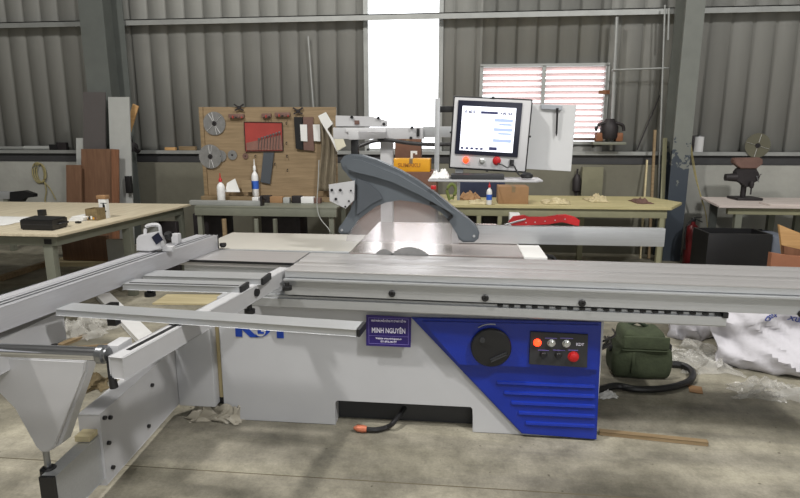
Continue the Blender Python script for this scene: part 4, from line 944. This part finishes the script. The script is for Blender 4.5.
r = MB().lathe([(.06, 0), (.07, .01), (.07, .2), (.05, .22), (0, .22)], (aty(508, 225, 6.4).x, 6.4, .301)).build('paint_can', GRN); tag(r, 'grey can under the rear bench right of the dark box', 'can')
r = MB().box(aty(509, 225, 6.0).x, aty(519, 225, 6.0).x, 5.95, 6.08, .001, aty(514, 213, 6.0).z, .004).build('white_canister', WPL); tag(r, 'white and red canister in front of the rear bench behind the red handle', 'canister')
bottle(489, 203, 180, 5.5, BZ+.001, 6.16, 'squeeze_bottle', 'white bottle with blue and red label standing on the rear bench', WPL, LBLUE, RED)
t_, a_, b2, _ = carton(498, 529, 187, 202, 6.25, .3, 'open_carton', 'open brown cardboard box on the rear bench below the console', CARD, BZ)
MB().bar((a_.x-.0, 6.24, b2.z-.01), (a_.x-.0, 6.12, b2.z-.13), .004, .02).build('flap', CARD, t_)
for i, (px, py, ww, lb) in enumerate(((470, 199, 20, 'flattened brown cardboard piece left of the white bottle'), (481, 203, 22, 'pale cardboard scrap in front of the white bottle'), (556, 203, 26, 'crumpled wood offcuts on the rear bench right of the carton'), (597, 201, 20, 'heap of whitish offcuts on the middle of the rear bench'), (641, 202.5, 15, 'dark reddish scrap heap near the right end of the rear bench'))):
    p = atz(px, py, BZ); r = crump((p.x, p.y, BZ), ww/F*6.5, .3, [.08, .03, .05, .07, .05][i], 1.7*i+.3, rag=.15).build('offcut_heap', [CARD, PLY2, PLY2, PLY2, RUSTY][i], solid=.006); tag(r, lb, 'offcuts')
nb = MB().box(aty(458, 190, 6.9).x, aty(505, 190, 6.9).x, 6.9, 7.05, BZ+.001, aty(480, 182, 6.9).z, .02).build('navy_bag', NAVY); tag(nb, 'dark navy bundle on the back of the rear bench under the console', 'bundle')
r = MB().tube([aty(x_, y_, 6.4) for x_, y_ in ((450, 200), (447, 190), (452, 184), (456, 190), (452, 199))], .018, 8).build('green_strap', M('green_strap', (104, 116, 62), .8, var=.2)); tag(r, 'olive green strap loop at the left end of the rear bench', 'strap')
c = aty(577, 183, 7.5); m = MB().lathe([(.03, 0), (.05, .02), (.055, .16), (.03, .22), (.012, .24), (.012, .3), (0, .3)], (c.x, 7.52, c.z-.12)).cyl((c.x, 7.52, c.z-.12), (c.x, 7.52, c.z-.28), .02)
tag(m.build('hanging_motor', DOBJ), 'dark cylindrical tool hanging on the wall behind the rear bench', 'tool')
r = MB().box(aty(582, 180, 7.5).x, aty(603, 180, 7.5).x, 7.50, 7.575, aty(590, 200, 7.5).z, aty(590, 167, 7.5).z, .003).build('wall_panel', M('drab_panel', (122, 120, 100), .8, var=.1)); tag(r, 'drab flat panel leaning on the wall beneath the louver window', 'panel')
for i, (x0, y0, x1, y1, lb) in enumerate(((655, 130, 650, 232, 'thin brown wooden strip leaning left of the right column'), (665, 138, 661, 232, 'wide greyish wooden strip leaning right against the right column'), (647, 160, 642, 232, 'pale slat leaning behind the right end of the rear bench'))):
    t0 = aty(x0, y0, 7.48); b0 = aty(x1, y1, 7.28); d = b0-t0; b0 = b0-d*((b0.z-.02)/d.z)
    r = MB().bar(t0, b0, [.03, .05, .02][i], .02, .002, (0, 1, 0)).build('wood_strip', [STICK, GRN2, PLY2][i]); tag(r, lb, 'wooden strip', 'strips leaning left of the right column')
# router on the louver corner
c = aty(610, 131, 7.45)
rt_ = thing('wall_router', 'dark power tool with orange grips on a bracket at the louver corner', 'power tool', (c.x, 7.45, c.z-.18))
MB().lathe([(.1, -.13), (.11, -.1), (.11, .02), (.08, .08), (.05, .12), (0, .12)], (c.x, 7.5, c.z+.03)).build('motor_body', DOBJ, rt_)
for s_ in (-1, 1):
    MB().box(c.x+s_*.12-.045, c.x+s_*.12+.045, 7.44, 7.56, c.z-.13, c.z-.02, .02).build('orange_grip', ORNG, rt_)
    MB().tube([(c.x+s_*.06, 7.46, c.z+.1), (c.x+s_*.15, 7.46, c.z+.07), (c.x+s_*.17, 7.46, c.z+.0)], .02, 8).build('side_arm', DOBJ, rt_)
MB().box(c.x-.2, c.x+.2, 7.42, 7.59, c.z-.17, c.z-.135, .004).build('bracket_shelf', GRN, rt_)
MB().box(c.x-.02, c.x+.02, 7.5901, 7.63, c.z-.17, c.z+.0, .002).build('bracket_post', GRN, rt_)
r = MB().box(aty(599, 92, 7.68).x, aty(610, 92, 7.68).x, 7.695, 7.70, aty(600, 94, 7.68).z, aty(600, 90, 7.68).z).build('orange_tag', ORNG); tag(r, 'small orange strip on the frame at the right of the louver', 'tag')
# ================================================================ RIGHT BENCH, DRILL PRESS
ry0, ry1 = 6.35, 7.25
rx0 = aty(719, 207, ry0).x
rb = thing('right_bench', 'bench with pinkish white top at the right carrying the drill press', 'bench', (3.9, 6.8, 0))
MB().prism([(rx0, ry0), (5.2, ry0), (5.2, ry1), (aty(700, 200, ry1).x, ry1)], BZ-.025, BZ+.0, 'z', .003).build('bench_top', PINKTOP, rb)
MB().box(rx0+.12, 5.1, ry0+.05, ry0+.1, BZ-.10, BZ-.026, .003).build('front_rail', GRN2, rb)
for px, yy, mt in ((738, ry0+.05, GRN), (713, ry1-.1, COLPAINT), (771, ry1-.1, GRN), (798, ry1-.2, GRN)):
    xx = aty(px, 225, yy).x; MB().box(xx-.035, xx+.035, yy, yy+.06, 0, BZ-.101 if yy < 6.6 else BZ-.026).build('leg', mt, rb)
r = MB().box(aty(768, 208, 6.4).x, 5.0, 6.37, 6.6, BZ+.001, BZ+.018, .002).build('pale_plank', PINKTOP); tag(r, 'pale flat plank lying on the front edge of the right bench', 'plank')
dp = thing('drill_press', 'small old drill press with rusty brown head standing on the right bench', 'drill press', (aty(745, 198, 7.0).x, 7.0, BZ))
cx_ = aty(745.5, 190, 7.0).x; hz_ = aty(745, 178, 7.05).z
MB().box(cx_-.14, cx_+.14, 6.86, 7.14, BZ+.001, BZ+.03, .01).build('base', DOBJ, dp)
MB().cyl((cx_-.0, 7.05, BZ+.03), (cx_, 7.05, hz_), .03).build('column', DOBJ, dp)
hq = PY([(736, 158), (760, 157.5), (763, 159.5), (763, 164), (760, 166), (757, 168.5), (741, 168.5), (737, 165), (734.5, 163), (734.5, 160)], 6.95)
MB().prism(hq, 6.95, 7.05, 'y', .008).build('belt_cover', RUSTY, dp)
MB().prism(PY([(739, 168.5), (757, 168.5), (758, 173), (760.5, 176), (759, 181), (754, 182), (751, 187), (745, 187), (743, 183), (736, 181), (736, 172)], 6.97), 6.97, 7.06, 'y', .008).build('head_casting', DOBJ, dp)
p = aty(730, 177.5, 6.97); MB().cyl((p.x-.04, 7.0, p.z), (p.x+.08, 7.0, p.z), .04, .05).build('motor', DOBJ, dp)
p = aty(752, 186, 6.93); MB().lathe([(.008, -.1), (.008, -.03), (.02, -.02), (.026, .02), (.02, .05), (0, .05)], (p.x, 6.94, p.z)).build('chuck', DOBJ, dp)
for a_ in (.4, 2.5, 4.6):
    p = aty(758, 177, 6.93); MB().cyl((p.x, 6.95, p.z), (p.x+.02, 6.95+.06*math.cos(a_), p.z+.06*math.sin(a_)), .006, seg=8).build('feed_handle', STEEL, dp)
t_, c, r_ = wdisc(757.5, 145.5, 11.5, 'saw_blade', 'round saw blade with painted cross glints leaning on the wall above the drill press', Y=7.6, mat=M('dull_blade', (110, 108, 92), .45, .4), off=.0)
t_.location.z = c.z
for a_ in (1.37, 1.37+PI, -.3, -.3+PI): glint(t_, c, r_, [a_], 7.6, 0)
mg = thing('metal_mug', 'whitish metal can on the girt ledge right of the column', 'can', (aty(699.5, 154, 7.62).x, 7.62, 1.331))
p = aty(699.5, 152, 7.62); MB().lathe([(.06, 0), (.06, .2), (.055, .2), (.055, .19), (0, .19)], (p.x, 7.68, 1.331)).build('can_body', WPL, mg)
MB().lathe([(.0605, 0), (.0605, .012), (0, .012)], (p.x, 7.68, 1.52)).build('can_rim', STEEL, mg)
r = MB().box(aty(693, 148, 7.62).x, aty(696, 148, 7.62).x, 7.66, 7.69, 1.331, 1.53, .003).build('dark_bottle', DOBJ); tag(r, 'slim dark stick next to the whitish can on the ledge', 'stick')
r = MB().tube([aty(x_, y_, 7.3) for x_, y_ in ((691, 145), (692, 160), (696, 180), (702, 199), (706, 215), (708, 232))], .006, 6).tube([aty(x_, y_, 7.3) for x_, y_ in ((691, 145), (695, 170), (699, 190), (703, 205))], .006, 6).build('twin_rope', ROPE); tag(r, 'pair of thin tan cords hanging beside the right column', 'cord')
# extinguisher
ep = aty(690, 255, 7.0); ex = thing('fire_extinguisher', 'dark red fire extinguisher standing on the floor by the right column', 'fire extinguisher', (ep.x, 7.0, 0))
eh = aty(690, 224, 7.0).z
MB().lathe([(.075, 0), (.08, .01), (.08, eh-.08), (.06, eh-.03), (.025, eh), (.025, eh+.03), (0, eh+.03)], (ep.x, 7.0, .001)).build('cylinder', EXT, ex)
MB().box(ep.x-.02, ep.x+.02, 6.98, 7.02, eh+.03, eh+.07, .004).bar((ep.x, 7.0, eh+.07), (ep.x+.09, 6.97, eh+.03), .015, .012).bar((ep.x, 7.0, eh+.08), (ep.x+.08, 6.97, eh+.09), .015, .012).build('valve_handle', BLACK, ex)
MB().tube([(ep.x, 7, eh+.05), (ep.x-.08, 6.97, eh+.0), (ep.x-.1, 6.95, eh-.15), (ep.x-.09, 6.94, eh-.3)], .011, 8).build('hose', BLACK, ex)
# big black box and heap
zt = aty(740, 234, 5.95).z; X0, X1 = aty(707, 250, 5.95).x, aty(771, 250, 5.95).x
bb = MB().box(X0, X1, 5.95, 5.98, .001, zt, .003).box(X0, X0+.03, 5.98, 6.34, .001, zt).box(X1-.03, X1, 5.98, 6.34, .001, zt).box(X0+.03, X1-.03, 6.31, 6.34, .001, zt).box(X0+.03, X1-.03, 5.98, 6.31, .001, .03).build('black_bin', BLACK); tag(bb, 'wide black box on the floor in front of the right bench', 'bin')
MB().box(rx0+.1, 5.0, 6.62, 7.14, .28, .30, .002).build('lower_shelf', GRN, rb)
hx = (aty(716, 230, 6.9).x+aty(772, 230, 6.9).x)/2
hp = crump((hx, 6.88, .30), .80, .42, .17, 8.8, rag=.04).build('scrap_heap', M('dark_scrap', (52, 52, 56), .8, var=.4, scale=12, bump=.4, bscale=40)); tag(hp, 'heap of dark scrap on the lower shelf of the right bench', 'scrap', kind='stuff')
bg = MB().box(aty(772.5, 240, 5.98).x, aty(792, 240, 5.98).x, 5.98, 6.33, .001, aty(780, 236, 5.98).z, .04).build('grey_tub', M('grey_blue_tub', (98, 104, 116), .6)); tag(bg, 'grey blue tub right of the wide black box', 'tub')
# wooden trough pieces at right edge
for i, (pts, Y, d_, mt, lb, nm) in enumerate((
    ([(779, 224.5), (812, 238), (812, 262), (797, 252)], 5.3, .03, TANW, 'tan plywood sheet rising at the right edge beyond the saw', 'plywood_sheet'),
    ([(784, 246), (800, 250), (815, 251), (815, 268), (791, 268)], 5.2, .05, BROWN2, 'reddish brown board in front of the tan plywood at the right edge', 'wood_board'),
    ([(772, 253), (790, 256), (815, 258), (815, 272), (771, 268)], 5.1, .06, M('orange_board', (150, 100, 74), .6, var=.1), 'orange brown board lowest of the pile at the right edge', 'wood_board'))):
    q = PY(pts, Y); zmn = min(v[1] for v in q)
    q = [(v[0], v[1] if v[1] > zmn+.06 else .001) for v in q]
    q2 = PY(pts, Y)
    lowpts = sorted(range(len(q2)), key=lambda i_: q2[i_][1])[:2]
    q = [(v[0], (.002 if i_ in lowpts else v[1])) for i_, v in enumerate(q2)]
    r = MB().prism(q, Y, Y+d_, 'y', .002).build(nm, mt); tag(r, lb, 'board')
# ================================================================ FLOOR THINGS
gb = atz(645, 374.5, 0)
gx0, gx1 = aty(617, 350, 3.5).x, aty(675, 350, 3.5).x; gt = aty(640, 333, 3.52).z
gbag = thing('tool_bag', 'dark green canvas tool bag standing on the floor right of the saw', 'bag', ((gx0+gx1)/2, 3.7, 0))
m = MB().box(gx0, gx1, 3.52, 3.74, .002, gt, .05, 4)
bmesh.ops.subdivide_edges(m.bm, edges=[e for e in m.bm.edges if e.calc_length() > .1], cuts=5, use_grid_fill=True)
for v in m.bm.verts:
    u = (v.co.x-gx0)/(gx1-gx0); s_ = .018*noise.noise(v.co*7); v.co.y += s_; 
    if v.co.z > gt*.7: v.co.x += (.5-u)*.06; v.co.z += .012*math.sin(u*9)-.01*u
    v.co.x += .012*math.sin(v.co.z*16)*(1 if u > .5 else -1)
m.build('bag_body', OLIVE, gbag, smooth=60)
MB().box(gx0+.04, gx1-.03, 3.505, 3.525, gt*.68, gt*.93, .008).build('front_flap', OLIVE, gbag)
MB().box(gx0+.035, gx1-.03, 3.504, 3.516, gt*.635, gt*.655, .004).build('zip_band', OLIVE, gbag)
MB().box(gx0+.1, gx0+.118, 3.508, 3.53, .05, gt*.6, .004).build('strap', OLIVE, gbag)
MB().tube([(gx0+.1, 3.68, gt-.01), (gx0+.15, 3.67, gt+.022), (gx1-.18, 3.67, gt+.025), (gx1-.12, 3.68, gt-.01)], .012, 8).build('carry_handle', OLIVE2, gbag)
MB().box(gx1-.012, gx1+.02, 3.6, 3.66, gt*.55, gt*.68, .006).build('side_buckle', BLACK, gbag)
MB().box(gx0-.02, gx0+.012, 3.6, 3.66, gt*.5, gt*.62, .006).build('side_buckle', BLACK, gbag)
pts = [atz(x_, y_, .025) for x_, y_ in ((603, 383), (614, 386), (635, 389), (658, 389), (676, 386), (689, 381), (693, 375), (690, 369), (682, 365), (672, 364))]
pts = [Vector((CX1+.03, 3.18, .05))]+pts[1:]
tag(MB().tube(pts, .021, 10, 5).build('power_hose', HOSE), 'thick black hose curling on the floor around the green bag', 'hose')
for i, (y_, z_) in enumerate(((339, .4), (353, .3), (358, .24))):
    p0_ = Vector((CX1+.001, 2.95+.08*i, aty(605, y_, 3.0).z)); 
    tag(MB().tube([p0_, p0_+Vector((.06, .02, .0)), p0_+Vector((.16, .18, -.02)), p0_+Vector((.22, .45, -.08))], .009 if i else .006, 8).build('side_cable', BLACK), ['uppermost cable leaving the right side of the blue cabinet', 'middle cable leaving the right side of the blue cabinet', 'lowest cable leaving the right side of the blue cabinet'][i], 'cable', 'cables at the right side of the saw')
# white woven sacks
def sack(nm, lbl, base, xdir, w_, h_, dep, lean_, seed, prints):
    bx_, by_ = base; xd = Vector((math.cos(xdir), math.sin(xdir), 0)); yd = Vector((-xd.y, xd.x, 0))
    def ff(u, v, d=0):
        pz = v*h_; e = 4*u*(1-u); ev = min(1, 4*v*(1-v)*1.4+.1)
        fold = .09*noise.noise(Vector((u*3+seed, v*3, seed)))+.10*abs(noise.noise(Vector((u*5+v*3, v*2+seed, 2*seed))))+.012*noise.noise(Vector((u*14, v*12, seed)))
        wv = 1-.18*v+.05*math.sin(v*7+seed)
        pos = Vector((bx_, by_, 0))+xd*((u-.5)*w_*wv+.0)+yd*(lean_*v-(dep*.5)*math.sqrt(max(0, e*ev))*.8+fold*1.2-d)
        pos.z = .004+pz*(1+.14*noise.noise(Vector((u*3, seed, 1))))+(.0)
        return pos
    def fb(u, v):
        p = ff(u, v); q_ = p+yd*(dep*(4*u*(1-u))**.5*min(1, .5+2*v)*(1-.55*v)+.01); return q_
    m = MB(); N1, N2 = 30, 24
    A = [[m.bm.verts.new(ff(i/N1, j/N2)) for j in range(N2+1)] for i in range(N1+1)]
    B = [[m.bm.verts.new(fb(i/N1, j/N2)) for j in range(N2+1)] for i in range(N1+1)]
    for i in range(N1):
        for j in range(N2):
            m.bm.faces.new((A[i][j], A[i+1][j], A[i+1][j+1], A[i][j+1])); m.bm.faces.new((B[i][j], B[i][j+1], B[i+1][j+1], B[i+1][j]))
    for i in range(N1):
        m.bm.faces.new((A[i][N2], A[i+1][N2], B[i+1][N2], B[i][N2])); m.bm.faces.new((A[i][0], B[i][0], B[i+1][0], A[i+1][0]))
    for j in range(N2):
        m.bm.faces.new((A[0][j], A[0][j+1], B[0][j+1], B[0][j])); m.bm.faces.new((A[N1][j], B[N1][j], B[N1][j+1], A[N1][j+1]))
    t_ = thing(nm, lbl, 'sack', (bx_, by_, 0), 'white sacks right of the saw')
    m.build('sack_body', SACK, t_, smooth=50)
    for s, u0, v0, sz in prints:
        text(s, 'sack_print', sz, INK, t_, lambda u, v, ww: ff(u0+u/w_, v0+v/h_, .006+ww), .001, ext=.001)
    return t_
sack('plastic_sack', 'white woven sack with blue print lying half behind, just right of the green bag', (aty(712, 350, 4.35).x, 4.4), .25, .62, .40, .3, .25, 1.3, [('XKF', .14, .42, .05), ('NHX', .12, .34, .05), ('KD', .62, .6, .04)])
sack('plastic_sack', 'larger white woven sack with blue print at the right edge of the floor', (aty(778, 360, 3.85).x, 3.75), .0, .86, .50, .4, .25, 4.1, [('CSRX', .34, .72, .04), ('XUN', .55, .66, .045), ('ZDK', .45, .84, .04), ('HB', .62, .36, .035), ('EX', .66, .8, .04)])
# film on the floor
def film(c, sx_, sy_, hz, seed, nm, lbl, cat, mat, rot=0, rag=.25): 
    return tag(crump((c.x, c.y, 0), sx_, sy_, hz, seed, 40, 30, rag, rot).build(nm, mat, smooth=25), lbl, cat)
film(atz(696, 360, 0), .42, .5, .08, 5.1, 'plastic_film', 'crumpled clear plastic film on the floor between bag and sacks', 'plastic film', FILM)
film(atz(775, 393, 0), .45, .25, .09, 6.4, 'plastic_film', 'clear plastic film spilling out below the large white sack', 'plastic film', FILM)
film(atz(84, 331, 0), .42, .42, .12, 9.1, 'plastic_film', 'crumpled clear plastic bag on the floor seen through the outrigger frame', 'plastic film', FILM)
film(atz(221, 418, 0), .32, .13, .09, 3.7, 'ragged_film', 'ragged grey plastic scrap on the floor at the lower left cabinet corner', 'plastic scrap', RAG, .0, .3)
film(atz(90, 386, 0), .2, .2, .06, 2.7, 'floor_rag', 'small brown and green rag on the floor left of the swing arm', 'rag', M('green_brown_rag', (96, 84, 60), .9, var=.4, scale=9), .3)
film(atz(606, 396, 0), .12, .08, .03, 1.1, 'plastic_scrap', 'white plastic scrap on the floor at the right corner of the blue cabinet', 'plastic scrap', PAPER, .3)
def plank(a_, b_, w_, h_, nm, lbl, cat, mat, z0=.002):
    a_ = Vector(a_); b_ = Vector(b_); a_.z = b_.z = z0+h_/2
    return tag(MB().bar(a_, b_, w_, h_, .002).build(nm, mat), lbl, cat)
p0_ = atz(601, 434, 0); p1_ = atz(707, 445, 0)
plank((CX1+.03, p0_.y, 0), p1_, .03, .02, 'floor_batten', 'long thin brown batten lying on the floor right of the blue cabinet', 'batten', STICK)
plank(atz(103, 294, 0.04), atz(156, 347, 0.04), .12, .04, 'white_plank', 'white plank lying diagonally on the floor under the outrigger', 'plank', WPL)
plank(atz(60, 347, 0), atz(85, 337, 0), .05, .02, 'floor_stick', 'short brown stick on the floor left under the outrigger', 'stick', STICK)
plank(atz(62, 349.5, 0), atz(122, 345, 0), .022, .012, 'floor_stick', 'long thin stick on the floor under the outrigger', 'stick', STICK)
plank(atz(240, 301, 0), atz(160, 300, 0), .3, .012, 'plywood_sheet', 'tan plywood sheet on the floor seen between the outrigger bars', 'plywood sheet', PLY2)
plank(atz(689, 389, 0), atz(702, 391, 0), .1, .004, 'card_scrap', 'small brown card scrap on the floor by the black hose loop', 'card', CARD)
plank(atz(0, 281, 0), atz(58, 262, 0), .06, .05, 'floor_beam', 'dark wooden beam lying on the floor under the left table, nearer one', 'beam', STICK)
plank(atz(-20, 300, 0), atz(62, 283, 0), .1, .04, 'floor_beam', 'greyish wooden beam lying on the floor left of the table leg', 'beam', GRN)
plank(atz(62, 262, 0), atz(150, 262, 0), .5, .05, 'floor_board', 'pale board lying on the floor under the left table', 'board', PLY2)
r = MB().tube([atz(364, 429, .02), atz(376, 429.5, .02), atz(387, 427, .02), atz(395, 421, .05), (nx0+.40, 2.95, .09)], .013, 8).build('cable_end', HOSE); tag(r, 'black cable stub coming out from under the saw cabinet', 'cable')
p = atz(363, 429, .02); r = MB().lathe([(.016, -.03), (.02, -.01), (.018, .02), (.006, .04), (0, .04)], (p.x-.01, p.y, .022), (-1, .0, .05), 10).build('copper_plug', M('copper_scrap', (190, 112, 84), .5, .3)); tag(r, 'reddish copper end at the tip of the black cable on the floor', 'cable end')
# dark clutter under the left table end and behind the outrigger
for i, (x0, x1, y0, y1, Y, mt, lb, cat) in enumerate(((144, 156, 222, 262, 5.6, PALE, 'grey panel standing under the left table behind the fence', 'panel'), (157, 176, 222, 250, 5.7, DOBJ, 'dark tyre shaped bundle beneath the right end of the left table', 'bundle'), (108, 130, 240, 262, 5.7, PALE, 'pale cabinet side visible under the left table', 'panel'), (62, 106, 236, 252, 6.2, BROWN, 'brown panel leaning under the left table', 'panel'))):
    a_ = aty(x0, y1, Y); b2 = aty(x1, y0, Y)
    r = MB().box(a_.x, b2.x, Y, Y+.06, .06 if i in (2, 3, 0) else .001, min(b2.z, .66), .01).build(['grey_board', 'dark_bundle', 'grey_board', 'wood_sheet'][i], mt); tag(r, lb, cat)

for o_ in bpy.data.objects:
    if '_o' in o_.keys(): del o_['_o']
